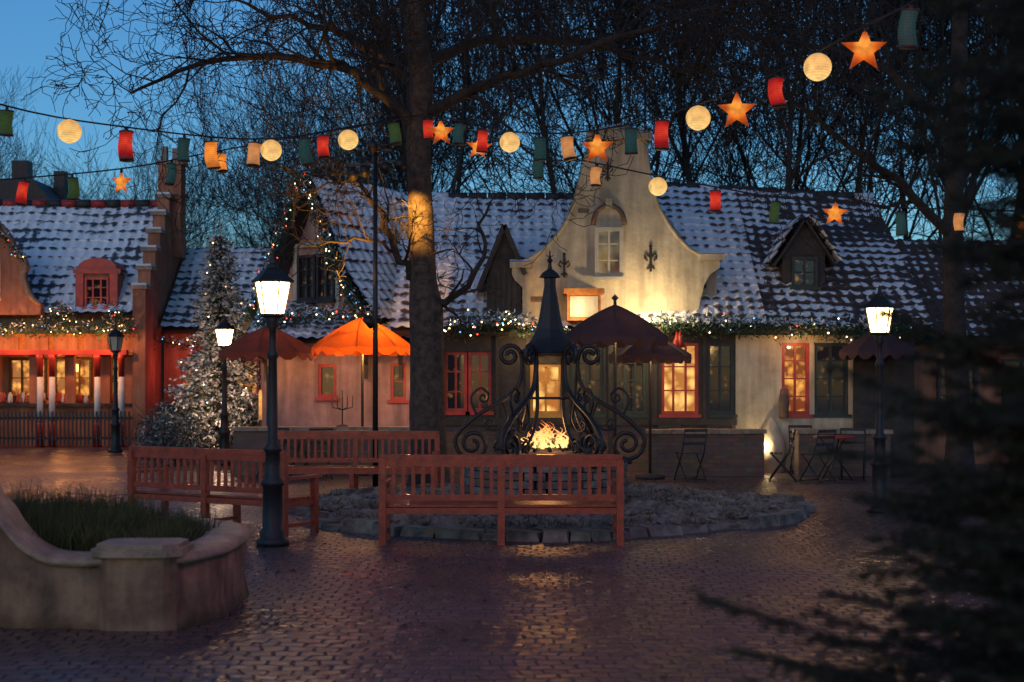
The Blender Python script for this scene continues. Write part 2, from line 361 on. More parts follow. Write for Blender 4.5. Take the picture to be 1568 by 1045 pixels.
def garland(mb,pts,r=.1,per=220,bulbs=14,sag=0):
    pts=[V(p) for p in pts]
    for i in range(len(pts)-1):
        a,b_=pts[i],pts[i+1];L_=(b_-a).length
        for k in range(int(per*L_)):
            t=R.random();c=a.lerp(b_,t);c.z-=sag*4*t*(1-t)
            o=V((R.gauss(0,1),R.gauss(0,1),R.gauss(0,1)))*r*.5
            mb.leaf(c+o,.10,.014,1 if (o.z>.02 and R.random()<.3) else 0)
        for k in range(int(bulbs*L_)):
            t=R.random();c=a.lerp(b_,t);c.z-=sag*4*t*(1-t)
            o=V((R.gauss(0,1),-abs(R.gauss(0,1)),R.gauss(0,1)))*r*.55
            mb.octa(c+o,.017,R.choice([2,2,3,3,4,5]))
GM=lambda:(M['leafg'],M['snow'],M['b_warm'],M['b_white'],M['b_red'],M['b_blue'])
def facade(mb,x0,x1,z0,z1,y,ops,t=.25,m=0):
    cur=x0
    for (a,b_,c,d) in sorted(ops):
        if a>cur+1e-4: mb.box(cur,a,y,y+t,z0,z1,m)
        mb.box(a,b_,y,y+t,z0,c,m);mb.box(a,b_,y,y+t,d,z1,m);cur=b_
    if x1>cur: mb.box(cur,x1,y,y+t,z0,z1,m)
def window(fr,pn,x0,x1,z0,z1,y,nx=2,nz=3,fm=0,pm=0,fw=.06,sill=True):
    fr.box(x0,x0+fw,y-.03,y+.06,z0,z1,fm);fr.box(x1-fw,x1,y-.03,y+.06,z0,z1,fm)
    fr.box(x0+fw,x1-fw,y-.03,y+.06,z1-fw,z1,fm);fr.box(x0+fw,x1-fw,y-.03,y+.06,z0,z0+fw,fm)
    for i in range(1,nx):
        x=x0+(x1-x0)*i/nx;fr.box(x-.02,x+.02,y-.005,y+.045,z0+fw,z1-fw,fm)
    for i in range(1,nz):
        z=z0+(z1-z0)*i/nz;fr.box(x0+fw,x1-fw,y+.002,y+.04,z-.012,z+.012,fm)
    if sill: fr.box(x0-.05,x1+.05,y-.1,y-.032,z0-.06,z0,fm)
    pn.add([(x0+.01,y+.05,z0+.01),(x1-.01,y+.05,z0+.01),(x1-.01,y+.05,z1-.01),(x0+.01,y+.05,z1-.01)],[(0,1,2,3)],pm)
# ------------------------------------------------------------------ world, sun, camera
SUN_EL=rad(4);SUN_ROT=rad(200)
w=bpy.data.worlds.new('World');scene.world=w;w.use_nodes=True
nt=w.node_tree;bg=nt.nodes['Background']
sky=nt.nodes.new('ShaderNodeTexSky');sky.sky_type='NISHITA';sky.sun_disc=False
sky.sun_elevation=SUN_EL;sky.sun_rotation=SUN_ROT;sky.ozone_density=4.3;sky.air_density=1;sky.dust_density=.3
nt.links.new(sky.outputs[0],bg.inputs[0]);bg.inputs[1].default_value=.27
sd=bpy.data.lights.new('sun','SUN');sd.energy=.18;sd.angle=rad(25);sd.color=(.82,.84,1)
so=bpy.data.objects.new('sun',sd);scene.collection.objects.link(so)
sdir=V((math.sin(SUN_ROT)*math.cos(rad(28)),math.cos(SUN_ROT)*math.cos(rad(28)),math.sin(rad(28))))
so.rotation_euler=(-sdir).to_track_quat('-Z','Y').to_euler()
cam=bpy.data.cameras.new('camera');co=bpy.data.objects.new('camera',cam);scene.collection.objects.link(co);scene.camera=co
co.location=(0,0,1.7);co.rotation_euler=(rad(90),0,0);cam.lens=50;cam.sensor_width=36;cam.shift_y=.037;cam.clip_end=600
cam.dof.use_dof=True;cam.dof.focus_distance=19;cam.dof.aperture_fstop=2.2
scene.view_settings.view_transform='Standard';scene.view_settings.look='None';scene.view_settings.exposure=0
# ------------------------------------------------------------------ ground
mb=MB();mb.add([(-250,-60,0),(250,-60,0),(250,400,0),(-250,400,0)],[(0,1,2,3)]);mb.build('ground',[M['pave']])
mb=MB()
for i in range(260):
    y=R.uniform(6,24);x=R.uniform(-.36,.36)*y;s=R.uniform(.02,.045);t=R.uniform(0,6.28)
    a=V((math.cos(t),math.sin(t),0))*s;b_=V((-math.sin(t),math.cos(t),0))*s*.6
    c=V((x,y,.006));mb.add([c-a,c-b_+V((0,0,R.uniform(0,.015))),c+a,c+b_+V((0,0,R.uniform(0,.015)))],[(0,1,2,3)])
mb.build('fallen_leaves',[M['soil']])
# ------------------------------------------------------------------ cream cottage
th=Thing('cream_cottage')
wl=th.part('walls',M['cream'],M['timber'],M['brick'])
ops1=[(-1.24,-.38,1.1,2.2),(.33,.91,1.05,1.98),(1.09,1.68,1.05,2.3),(1.86,2.46,1.05,2.3),(2.73,3.41,1.05,2.36),(3.57,4.07,1.05,2.36)]
ops2=[(4.93,5.44,1.05,2.36),(5.53,6.16,1.05,2.36)]
facade(wl,-1.3,4.09,.9,2.72,26,ops1,.25,1)
facade(wl,4.09,7.3,.9,2.72,26,ops2,.25,0)
wl.box(-1.3,4.09,25.98,26.25,0,.9,2);wl.box(4.09,7.3,26,26.25,0,.9,0)
wl.box(-1.3,-1.05,26.25,33,0,2.72,0);wl.box(7.05,7.3,26.25,33,0,2.72,0);wl.box(-1.05,7.05,32.75,33,0,2.72,0)
wl.add([(7.28,26,2.72),(7.28,33,2.72),(7.28,29.5,5.4)],[(0,1,2)],0)
for x in(-1.3,-.3,.25,.97,1.76,2.58,3.48): wl.box(x,x+.07,25.94,25.979,.0,2.499,1)
wl.box(-1.3,4.1,25.9,25.939,.86,.98,1)
wl.box(-1.3,7.3,25.86,25.995,2.5,2.7,1)
wl.lathe([(.25,0),(.27,.4),(.24,.62),(.12,.85),(.02,1.0)],(4.72,25.9,0),14,0)
wl.lathe([(.08,0),(.1,.3),(.07,.5),(.01,.56)],(4.95,25.88,1.0),10,2)
wl.box(6.2,6.4,25.8,25.859,0,2.5,1);wl.box(6.4,7.3,25.8,25.859,0,2.5,1)
fr=th.part('window_frames',M['redwood'],M['yelwood'],M['greenwood'],M['whitewood'])
pn=th.part('windows',M['p_warm'],M['p_amber'],M['p_dark'],M['p_gable'])
window(fr,pn,-1.24,-.82,1.1,2.2,26.08,2,3,0,2);window(fr,pn,-.80,-.38,1.1,2.2,26.08,2,3,0,2)
window(fr,pn,.33,.91,1.05,1.98,26.06,2,3,1,0)
window(fr,pn,1.09,1.68,1.05,2.3,26.08,2,4,2,2);window(fr,pn,1.86,2.46,1.05,2.3,26.08,3,4,2,2)
window(fr,pn,2.73,3.41,1.05,2.36,26.06,3,3,0,0);window(fr,pn,3.57,4.07,1.05,2.36,26.08,2,3,2,2)
window(fr,pn,4.93,5.44,1.05,2.36,26.06,2,4,0,1);window(fr,pn,5.53,6.16,1.05,2.36,26.08,2,4,2,2)
G=[(.19,2.72),(.19,3.37),(.05,3.5),(0,3.6),(0,3.78),(.18,3.82),(.37,3.91),(.56,4.04),(.73,4.21),(.9,4.42),(1.03,4.66),(1.13,4.92),(1.21,5.2),(1.28,5.5),(1.36,5.8),(1.44,6.0),(1.42,6.05),
   (2.46,6.05),(2.44,6.0),(2.46,5.7),(2.5,5.4),(2.57,5.1),(2.68,4.8),(2.83,4.53),(3.02,4.27),(3.22,4.07),(3.45,3.93),(3.78,3.9),(3.78,3.72),(3.6,3.6),(3.5,3.42),(3.42,3.1),(3.36,2.72)]
gb=th.part('dutch_gable',M['cream'],M['brick'])
gb.ext(G,25.88,26.25,0)
gb.box(-.04,.34,25.8,26.5,3.72,3.83);gb.box(3.4,3.86,25.78,26.9,3.86,3.97)
gb.box(3.42,3.78,26.25,26.85,2.72,3.86)
gb.box(1.36,2.54,25.78,26.35,6.05,6.17)
gb.ext([(1.4,6.17),(2.5,6.17),(1.95,6.3)],25.8,26.33,0)
gb.tube([(x,25.87,z) for x,z in G[4:16]],.035,6);gb.tube([(x,25.87,z) for x,z in G[18:27]],.035,6)
gb.tube([(1.47+.29*(1-math.cos(t)),25.85,4.5+.36*math.sin(t)) for t in [i*math.pi/10 for i in range(11)]],.045,6,1)
gb.box(1.70,1.82,25.81,25.87,4.8,4.98)
for (x,z,w_,h_) in((1.3,4.76,.2,.08),(.45,3.15,.22,.1)): gb.box(x-w_/2,x+w_/2,25.872,25.879,z-h_/2,z+h_/2,1)
sn=th.part('snow_caps',M['snow'])
def cap(pts,y0,y1,t=.04,ov=.03):
    for i in range(len(pts)-1):
        (x0,z0),(x1,z1)=pts[i],pts[i+1]
        sn.add([(x0,y0,z0+.012),(x1,y0,z1+.012),(x1,y1,z1+.012),(x0,y1,z0+.012),(x0,y0+.04,z0+t),(x1,y0+.04,z1+t),(x1,y1,z1+t),(x0,y1,z0+t)],
          [(4,5,6,7),(0,1,5,4),(2,3,7,6),(3,0,4,7),(1,2,6,5)],0)
cap([(-.04,3.83),(.34,3.83)],25.8,26.5);cap([(3.4,3.97),(3.86,3.97)],25.78,26.9);cap(G[5:11],25.9,26.2,.04);cap(G[22:27],25.9,26.2,.06)
cap([(1.4,6.17),(1.95,6.3)],25.8,26.3);cap([(1.95,6.3),(2.5,6.17)],25.8,26.3)
window(fr,pn,1.50,2.02,3.55,4.45,25.82,2,3,3,3,.07)
an=th.part('wall_anchors',M['iron'])
for (x,z,s) in((.95,3.75,1),(2.52,3.87,1.1),(1.74,5.48,.9)):
    an.box(x-.02*s,x+.02*s,25.83,25.875,z-.2*s,z+.2*s)
    for q in(-1,1):
        an.tube([(x,25.85,z+.02),(x+q*.08*s,25.85,z+.1*s),(x+q*.1*s,25.85,z+.02*s),(x+q*.05*s,25.85,z-.02*s)],.015*s,5)
        an.tube([(x,25.85,z-.1*s),(x+q*.06*s,25.85,z-.16*s)],.014*s,5)
    an.octa((x,25.85,z+.22*s),.035*s)
sb=th.part('chimney_block',M['ochresign'],M['cream'])
sb.box(.98,1.58,25.3,25.8,2.74,3.22,0);sb.box(.92,1.64,25.24,25.86,3.22,3.31,0);sb.box(1.03,1.53,25.28,25.299,2.80,3.17,1)
roof(th,'roof_left',(-2.2,25.75,2.55),(1.25,25.75,2.55),(-2.2,29.5,5.4),(1.25,29.5,5.4),M['tileA'])
roof(th,'roof_right',(1.3,25.72,2.6),(4.6,25.72,2.6),(1.3,29.5,5.75),(4.6,29.5,5.62),M['tileA'])
roof(th,'roof_far_right',(4.6,25.72,2.6),(7.6,25.72,2.6),(4.6,29.5,5.62),(7.5,29.5,5.38),M['tileB'])
roof(th,'roof_back_right',(1.3,33.3,2.6),(7.5,33.3,2.6),(1.3,29.5,5.75),(7.5,29.5,5.4),M['tileB'],.4,.5)
roof(th,'roof_back_left',(-2.2,33.3,2.5),(1.25,33.3,2.5),(-2.2,29.5,5.4),(1.25,29.5,5.4),M['tileB'],.4,.5)
roof(th,'gable_roof_right',(3.6,26.25,3.4),(3.6,28.5,3.4),(1.95,26.25,5.72),(1.95,29.4,5.72),M['tileA'])
roof(th,'gable_roof_left',(.2,26.25,3.3),(.2,28.3,3.3),(1.95,26.25,5.72),(1.95,29.4,5.72),M['tileA'])
rc=th.part('ridge_tiles',M['timber'],M['snow'])
for i in range(24):
    x=-2.1+i*.4
    z=5.47 if x<1.2 else 5.8-(x-1.3)*.058
    rc.tube([(x,29.5,z),(x+.38,29.5,z+.01)],.09,8,i%2 if R.random()<.5 else 0)
dm=th.part('left_dormer',M['timber'],M['snow'])
dm.ext([(-.46,2.7),(.17,2.7),(.17,3.7),(-.14,4.42),(-.46,3.5)],25.95,27.6)
dm.beam((-.14,25.85,4.5),(-.62,25.85,3.3),.05,.09,0);dm.beam((-.14,25.85,4.5),(.24,25.85,3.6),.05,.09,0)
for i in range(6): dm.box(-.4+i*.1,-.39+i*.1,25.93,25.949,2.9,3.6,0)
dm.add([(-.66,25.8,3.25),(-.14,25.8,4.53),(-.14,28.4,4.53),(-.66,27,3.25)],[(0,1,2,3)],1)
dm=th.part('right_dormer',M['timber'],M['whitewood'])
dm.box(5.08,5.88,26.7,28.6,3.2,4.02,0)
dm.ext([(5.05,4.02),(5.91,4.02),(5.48,4.62)],26.69,29,0)
window(fr,pn,5.24,5.72,3.42,3.98,26.62,2,2,2,2,.05)
roof(th,'dormer_roof_left',(4.9,26.55,3.85),(4.9,28.2,3.85),(5.48,26.55,4.72),(5.48,28.9,4.72),M['tileA'],.2,.25,.04)
roof(th,'dormer_roof_right',(6.06,26.55,3.85),(6.06,28.2,3.85),(5.48,26.55,4.72),(5.48,28.9,4.72),M['tileB'],.2,.25,.04)
g=th.part('eave_garland',*GM())
garland(g,[(-1.2,25.6,2.62),(-.3,25.6,2.75),(.4,25.6,2.6)],.19,620,24)
garland(g,[(.4,25.6,2.6),(1.0,25.6,2.56)],.12,360,8)
garland(g,[(2.5,25.6,2.68),(4.2,25.6,2.66),(5.2,25.6,2.62),(6.2,25.6,2.55),(7.4,25.6,2.6)],.19,620,5)
dc=th.part('hanging_decoration',M['red'],M['b_red'])
for x in(2.96,3.02): dc.lathe([(.0,.0),(.09,.02),(.05,.16),(.01,.3)],(x,25.55,2.25),8,0)
th.done()
light('gable_flood','POINT',(2.45,25.2,2.92),70,(1,.72,.36),th.e,.06)
light('gable_flood_2','POINT',(1.15,24.95,2.9),18,(1,.74,.40),th.e,.06)
light('wall_uplight','POINT',(4.5,25.62,.5),11,(1,.72,.38),th.e,.02)
light('eave_lamp','POINT',(2.3,25.5,2.35),15,(1,.6,.25),th.e,.03)
light('eave_lamp_2','POINT',(.3,25.5,2.35),13,(1,.6,.25),th.e,.03)
light('door_lamp','POINT',(5.2,25.5,2.3),11,(1,.5,.2),th.e,.03)
# ------------------------------------------------------------------ far right cottage
th=Thing('dark_cottage')
wl=th.part('walls',M['ochre'],M['timber']);wl.box(8.0,14,28.5,33,0,2.6,0)
roof(th,'roof',(7.8,28.2,2.45),(14.2,28.2,2.45),(7.8,31,4.7),(14.2,31,4.7),M['tileC'])
fr=th.part('window_frames',M['greenwood']);pn=th.part('windows',M['p_dark'],M['p_amber'])
for x in(8.5,9.8,11.1): window(fr,pn,x,x+.8,1,2.1,28.42,2,3,0,0)
th.done()
# ------------------------------------------------------------------ pink cottage
th=Thing('pink_cottage')
wl=th.part('walls',M['pink'],M['timber'])
facade(wl,-4.75,-1.32,0,2.5,26.9,[(-3.67,-3.32,1.35,1.98),(-2.3,-2.0,1.3,2.0)],.25,0)
wl.box(-4.75,-4.5,27.15,31,0,2.5);wl.box(-4.5,-1.32,30.8,31,0,2.5)
for x in(-4.6,-2.75,-2.1,-1.6):
    wl.beam((x,26.8,2.0),(x,26.45,2.42),.07,.08,1);wl.box(x-.035,x+.035,26.80,26.838,1.7,2.45,1)
wl.box(-4.75,-1.32,26.84,26.898,2.36,2.49,1)
fr=th.part('window_frames',M['redwood'],M['greenwood'],M['whitewood']);pn=th.part('windows',M['p_dark'],M['p_amber'])
window(fr,pn,-3.67,-3.32,1.35,1.98,26.95,1,1,0,0);window(fr,pn,-2.3,-2.0,1.3,2.0,26.95,1,2,0,0)
roof(th,'lean_to_roof',(-4.95,26.35,2.35),(-1.2,26.35,2.35),(-4.95,28.3,3.15),(-1.2,28.3,3.15),M['tileA'])
g=th.part('eave_garland',*GM());garland(g,[(-4.8,26.9,2.78),(-4.0,26.5,2.85),(-3.2,26.3,2.9),(-2.5,26.3,2.85)],.16,480,9)
E2=bpy.data.objects.new('upper_gable',None);scene.collection.objects.link(E2);E2.parent=th.e;E2.location=(-3.82,28,0);E2.rotation_euler=(0,0,rad(-38))
class Sub(Thing):
    def __init__(s,e): s.e=e;s.p=[]
s2=Sub(E2)
gw=s2.part('gable_wall',M['pink'],M['timber'])
gp=[(-1.25,2.3),(1.25,2.3),(1.25,3.2),(.95,3.75),(.5,4.7),(0,5.55),(-.5,4.7),(-.95,3.75),(-1.25,3.2)]
gw.ext(gp,0,4.2,0)
f2=s2.part('gable_window_frames',M['whitewood'],M['timber']);p2=s2.part('gable_windows',M['p_dark'])
window(f2,p2,-.5,.0,3.25,4.15,-.06,2,3,1,0);window(f2,p2,.04,.54,3.25,4.15,-.06,2,3,1,0)
f2.box(-.62,-.52,-.08,-.002,3.1,4.3,0);f2.box(.56,.66,-.08,-.002,3.1,4.3,0);f2.box(-.62,.66,-.1,-.002,4.3,4.38,0)
for sx,nm in((-1,'left'),(1,'right')):
    roof(s2,'steep_roof_'+nm,(sx*.98,-.3,3.72),(sx*.98,4.5,3.72),(0,-.3,5.62),(0,4.5,5.62),M['tileA'])
    roof(s2,'flared_roof_'+nm,(sx*1.75,-.3,2.75),(sx*1.75,4.5,2.75),(sx*.98,-.3,3.74),(sx*.98,4.5,3.74),M['tileA'])
    f2.beam((sx*1.75,-.33,2.72),(sx*.98,-.33,3.68),.06,.16,1);f2.beam((sx*.98,-.33,3.68),(0,-.33,5.6),.06,.16,1)
g=s2.part('verge_garland',*GM())
for sx in(-1,1): garland(g,[(0,-.42,5.68),(sx*.5,-.42,4.75),(sx*.98,-.42,3.8),(sx*1.3,-.42,3.2),(sx*1.7,-.42,2.9)],.15,560,9)
s2.done();th.done()
light('porch_lamp','POINT',(-3.3,26.2,2.1),12,(1,.5,.25),th.e,.03)
light('porch_lamp_2','POINT',(-1.9,26.2,1.5),7,(1,.5,.4),th.e,.03)
light('porch_lamp_3','POINT',(-4.3,26.3,1.9),7,(1,.5,.25),th.e,.03)
# ------------------------------------------------------------------ left shop
th=Thing('shop_building')
wl=th.part('walls',M['ochre'],M['greenwood'],M['ochresign'],M['timber'])
wl.box(-20,-9.25,38,38.2,0,3.35,0);wl.box(-9.45,-9.2,36,42,0,3.35,0)
wl.box(-20,-9.45,36,36.25,2.85,3.35,1);wl.box(-20,-9.45,35.9,36.1,2.3,2.84,2)
wl.box(-20,-9.45,36.15,36.3,0,1.0,0);wl.box(-20,-9.45,35.95,36.4,1.0,1.08,3)
for x in(-12.1,-11.2,-10.3): wl.box(x-.12,x+.12,36.0,36.149,1.08,2.3,0)
wl.box(-9.95,-9.46,35.98,36.3,0,2.3,0)
for i in range(14):
    x=-19.5+i*.75; wl.box(x-.3,x+.3,35.86,35.899,2.36,2.78,0)
cl=th.part('columns',M['red'],M['white'])
for x in(-13.0,-11.78,-11.48,-10.35,-9.75):
    cl.lathe([(.11,0),(.11,.55),(.08,.6)],(x,35.5,0),12,0);cl.lathe([(.075,.6),(.075,1.75)],(x,35.5,0),12,1);cl.lathe([(.075,1.75),(.08,2.2),(.13,2.3)],(x,35.5,0),12,0)
cl.box(-14,-9.6,35.4,35.62,2.3,2.42,0)
pn=th.part('windows',M['p_amber'],M['p_warm'],M['p_dark']);fr=th.part('window_frames',M['redwood'],M['timber'],M['white'])
for x in(-16,-14.8,-13.4,-12.2,-11.0): window(fr,pn,x,x+1.0,1.2,2.25,37.9,3,2,1,0)
st_=th.part('shop_wares',M['red'],M['ochresign'],M['white'])
for i in range(60):
    st_.lathe([(.05,0),(.07,.06),(.05,R.uniform(.1,.25)),(.01,.28)],(R.uniform(-14,-9.7),36.33,1.081),8,R.choice([0,1,1,2]))
pk=th.part('picket_fence',M['timber'])
for i in range(46):
    x=-14+i*.1;pk.box(x,x+.035,35.2,35.23,.05,.9)
pk.box(-14,-9.4,35.235,35.26,.7,.76);pk.box(-14,-9.4,35.235,35.26,.2,.26)
roof(th,'roof',(-20,35.7,3.3),(-9.5,35.7,3.3),(-20,38.6,6.35),(-9.5,38.6,6.35),M['tileL'],.28,.34)
roof(th,'roof_back',(-20,41.5,3.3),(-9.5,41.5,3.3),(-20,38.6,6.35),(-9.5,38.6,6.35),M['tileL'],.5,.6)
rt=th.part('ridge_tiles',M['timber'],M['red'])
for i in range(26): rt.tube([(-19.8+i*.4,38.6,6.45),(-19.43+i*.4,38.6,6.46)],.11,8,i%2 and 1)
pp=th.part('stepped_parapet',M['ochre'],M['snow'],M['coping'])
N_=6
for i in range(N_):
    y0=35.6+i*.5;z1=3.95+i*.52
    pp.box(-9.5,-9.18,y0,y0+.5,0 if i==0 else 3.3,z1,0);pp.box(-9.55,-9.13,y0-.06,y0+.46,z1,z1+.1,2);pp.box(-9.53,-9.15,y0-.04,y0+.44,z1+.101,z1+.15,1)
    y1=41.6-i*.5;pp.box(-9.5,-9.18,y1-.5,y1,0 if i==0 else 3.3,z1,0)
pp.box(-9.57,-8.95,38.45,39.0,5,7.5,0);pp.box(-9.62,-8.88,38.38,39.07,7.5,7.6,2);pp.box(-9.5,-9.35,38.5,38.7,7.6,8.0,2);pp.box(-9.2,-9.05,38.5,38.7,7.6,7.95,2)
dm=th.part('red_dormer',M['redwood'],M['ochre'],M['white'])
dm.box(-10.95,-9.95,35.85,37.5,3.4,4.35,1)
dm.box(-11.05,-9.85,35.78,35.849,4.35,4.47,0)
dm.ext([(-11.0,4.47)]+[(-10.45+.5*math.cos(t),4.47+.28*math.sin(t)) for t in [math.pi-i*math.pi/8 for i in range(9)]]+[(-9.9,4.47)],35.8,37.8,0)
for x in(-10.98,-10.12): dm.box(x,x+.2,35.76,35.85,3.4,4.35,0)
window(fr,pn,-10.75,-10.15,3.5,4.25,35.8,3,3,0,2,.05)
dg=th.part('curved_gable',M['ochre'],M['coping'])
prof=[(-14.6,3.3),(-11.75,3.3),(-11.75,3.55),(-11.95,3.7),(-12.1,3.95),(-12.2,4.3),(-12.12,4.5),(-12.2,4.75),(-12.4,4.9),(-12.5,5.2),(-12.7,5.5),(-13.2,5.7),(-13.7,5.5),(-14,4.9),(-14.3,4.3),(-14.6,3.7)]
dg.ext(prof,35.45,35.8,0);dg.tube([(x,35.44,z) for x,z in prof[2:]],.07,6,1)
window(fr,pn,-13.3,-12.75,3.7,4.6,35.4,2,3,2,2)
g=th.part('eave_garland',*GM())
zz=3.05
for i in range(8):
    x0=-14+i*.58;garland(g,[(x0,35.35,zz),(x0+.58,35.35,zz)],.14,460,6,.18)
garland(g,[(-11.6,35.4,3.1),(-11.2,35.4,3.5),(-10.9,35.4,3.1)],.18,560,9);garland(g,[(-12.1,35.35,4.6),(-12.5,35.35,5.1),(-13,35.35,5.7)],.12,300,5)
garland(g,[(-10.1,35.4,3.1),(-9.85,35.4,3.4),(-9.6,35.4,3.1)],.16,460,8)
th.done()
for i,x in enumerate((-13.4,-12.3,-11.1,-10.1)): light('shop_lamp_%d'%i,'POINT',(x,35.0,2.65),36,(1,.38,.10),th.e,.03)
light('shop_interior','POINT',(-11.9,37,2.0),60,(1,.36,.1),th.e,.1);light('shop_interior_2','POINT',(-10.4,37,2.0),40,(1,.36,.1),th.e,.1)
# ------------------------------------------------------------------ link building
th=Thing('low_cottage')
wl=th.part('walls',M['ochre'],M['timber']);wl.box(-9.1,-5.2,37.2,37.4,0,3.0,0);wl.box(-5.4,-5.2,37.4,42,0,3,0)
roof(th,'roof',(-9.1,36.9,2.95),(-5.0,36.9,2.95),(-9.1,40,5.35),(-5.0,40,5.35),M['tileL'],.28,.34)
fr=th.part('window_frames',M['redwood']);pn=th.part('windows',M['p_amber'])
for x in(-8.6,-7.4,-6.2): window(fr,pn,x,x+.8,1.1,2.2,37.1,2,3,0,0)
g=th.part('garland',*GM());garland(g,[(-9.1,36.6,2.7),(-8,36.6,2.5),(-6.5,36.6,2.7)],.14,300,8)
th.done();light('low_cottage_lamp','POINT',(-8.3,36.4,2.0),18,(1,.12,.06),th.e,.03)
th=Thing('distant_house')
wl=th.part('walls',M['timber']);wl.box(-22,-16.6,52,58,0,7.5);wl.box(-19,-18.4,54,54.6,7.5,10);wl.box(-17.4,-17,54,54.5,7.5,9.6)
wl.ext([(-22.4,7.501),(-16.2,7.501),(-17.5,9),(-21,9)],51.8,58.2);th.done()
# ------------------------------------------------------------------ terrace walls
def terrace(name,x0,x1,y,h):
    th=Thing(name);w_=th.part('brickwork',M['brick']);w_.box(x0,x1,y,y+.35,0,h)
    c=th.part('coping',M['coping'])
    n=int((x1-x0)/.5)+1
    for i in range(n):
        a=x0-.04+(x1-x0+.08)*i/n;b_=x0-.04+(x1-x0+.08)*(i+1)/n
        c.box(a+.004,b_-.004,y-.05,y+.4,h+.001+R.uniform(0,.006),h+.07+R.uniform(0,.012))
    th.done()
terrace('terrace_wall',-4.9,-1.75,25,.78);terrace('terrace_wall',2.4,4.4,24.8,.74);terrace('terrace_wall',5.0,6.6,24.8,.74)
# ------------------------------------------------------------------ trees
def grow(mb,p,d,Ln,r,lvl,rng,kids=(6,5,4,4,3),segs=4,wig=.28,sides=4,upb=.12,minr=.006,r_end=.35,amin=.45,amax=1.0):
    pts=[p.copy()];rs=[r];q=p.copy();dd=d.copy()
    for i in range(segs):
        wg=wig*(1 if lvl==0 else 1.5)
        dd=(dd+V((rng.gauss(0,wg),rng.gauss(0,wg),rng.gauss(0,wg)+upb))).normalized()
        q=q+dd*(Ln/segs);pts.append(q.copy());rs.append(max(minr,r*(1-(1-r_end)*(i+1)/segs)))
    mb.tube(pts,rs,sides if r>.04 else 3)
    if lvl>=len(kids): return
    n=kids[lvl]
    for k in range(n):
        t=rng.uniform(.25,1) if k<n-1 else 1.
        f=t*segs;i=min(int(f),segs-1);pos=pts[i].lerp(pts[i+1],f-i)
        ang=rng.uniform(amin,amax) if k<n-1 else rng.uniform(.1,.4)
        base=(pts[i+1]-pts[i]).normalized()
        ax=Matrix.Rotation(rng.uniform(0,6.28),3,base)@base.orthogonal().normalized()
        nd=Matrix.Rotation(ang,3,ax)@base
        grow(mb,pos,nd,Ln*rng.uniform(.52,.78),max(minr,rs[i]*rng.uniform(.42,.58)),lvl+1,rng,kids,segs if lvl<1 else max(3,segs-1),wig,sides,upb,minr,r_end,amin,amax)
rng=random.Random(5)
tb=MB()
TX,TY=-1.33,22.6
trunk=[(TX+.02,TY,-.1),(TX,TY,.3),(TX-.02,TY,1.5),(TX-.03,TY,2.8),(TX-.08,TY,3.3),(TX-.13,TY,4.5),(TX-.15,TY,5.6),(TX-.1,TY,6.5),(TX-.22,TY,7.6),(TX-.25,TY,9.2),(TX-.1,TY,11)]
def gnarl(mb,path,rs,m,n=18):
    sm=[];rr=[]
    for i in range(len(path)-1):
        p0=V(path[max(i-1,0)]);p1=V(path[i]);p2=V(path[i+1]);p3=V(path[min(i+2,len(path)-1)])
        for j in range(6):
            t=j/6;sm.append(.5*((2*p1)+(p2-p0)*t+(2*p0-5*p1+4*p2-p3)*t*t+(3*p1-p0-3*p2+p3)*t**3));rr.append(rs[i]+(rs[i+1]-rs[i])*t)
    sm.append(V(path[-1]));rr.append(rs[-1])
    vs=[];fs=[]
    for i,p in enumerate(sm):
        for k in range(n):
            t=2*math.pi*k/n;r=rr[i]*(1+.10*noise.noise(V((math.cos(t)*2.5,math.sin(t)*2.5,p.z*.7)))+.05*noise.noise(V((math.cos(t)*9,math.sin(t)*9,p.z*2.))))
            vs.append((p.x+r*math.cos(t),p.y+r*math.sin(t),p.z))
    for i in range(len(sm)-1):
        for k in range(n): fs.append((i*n+k,i*n+(k+1)%n,(i+1)*n+(k+1)%n,(i+1)*n+k))
    mb.add(vs,fs,m,True)
gnarl(tb,trunk,[.44,.31,.27,.28,.21,.2,.19,.19,.17,.13,.08],1)
def limb(pts,r0,r1,nk,Lk,kids,seed):
    rg=random.Random(seed)
    pts=[V(p) for p in pts];sm=[]
    for i in range(len(pts)-1):
        p0=pts[max(i-1,0)];p1=pts[i];p2=pts[i+1];p3=pts[min(i+2,len(pts)-1)]
        for j in range(4):
            t=j/4;sm.append(.5*((2*p1)+(p2-p0)*t+(2*p0-5*p1+4*p2-p3)*t*t+(3*p1-p0-3*p2+p3)*t**3)+V((rg.gauss(0,.035),rg.gauss(0,.035),rg.gauss(0,.035))))
    sm.append(pts[-1]);n=len(sm);rs=[r0+(r1-r0)*i/(n-1) for i in range(n)]
    tb.tube(sm,rs,8)
    for k in range(nk):
        f=(.15+.85*(k+rg.random())/nk)*(n-1);i=min(int(f),n-2);pos=sm[i].lerp(sm[i+1],f-i)
        base=(sm[i+1]-sm[i]).normalized()
        ax=Matrix.Rotation(rg.uniform(0,6.28),3,base)@base.orthogonal().normalized()
        nd=Matrix.Rotation(rg.uniform(.5,1.1),3,ax)@base
        grow(tb,pos,nd,Lk*rg.uniform(.6,1.2),rs[i]*.55,0,rg,kids,5,.26,4,.02,.006)
K=(5,4,3)
limb([(TX-.15,TY,5.7),(TX-.9,TY-.4,6.3),(TX-2.0,TY-.8,6.6),(TX-3.4,TY-1.0,6.5),(TX-4.4,TY-1.2,6.0)],.1,.02,15,1.4,K,1)
limb([(TX-.15,TY,6.3),(TX-.8,TY+.4,7.0),(TX-1.9,TY+.6,7.5),(TX-3.2,TY+.6,7.9)],.1,.02,12,1.5,K,2)
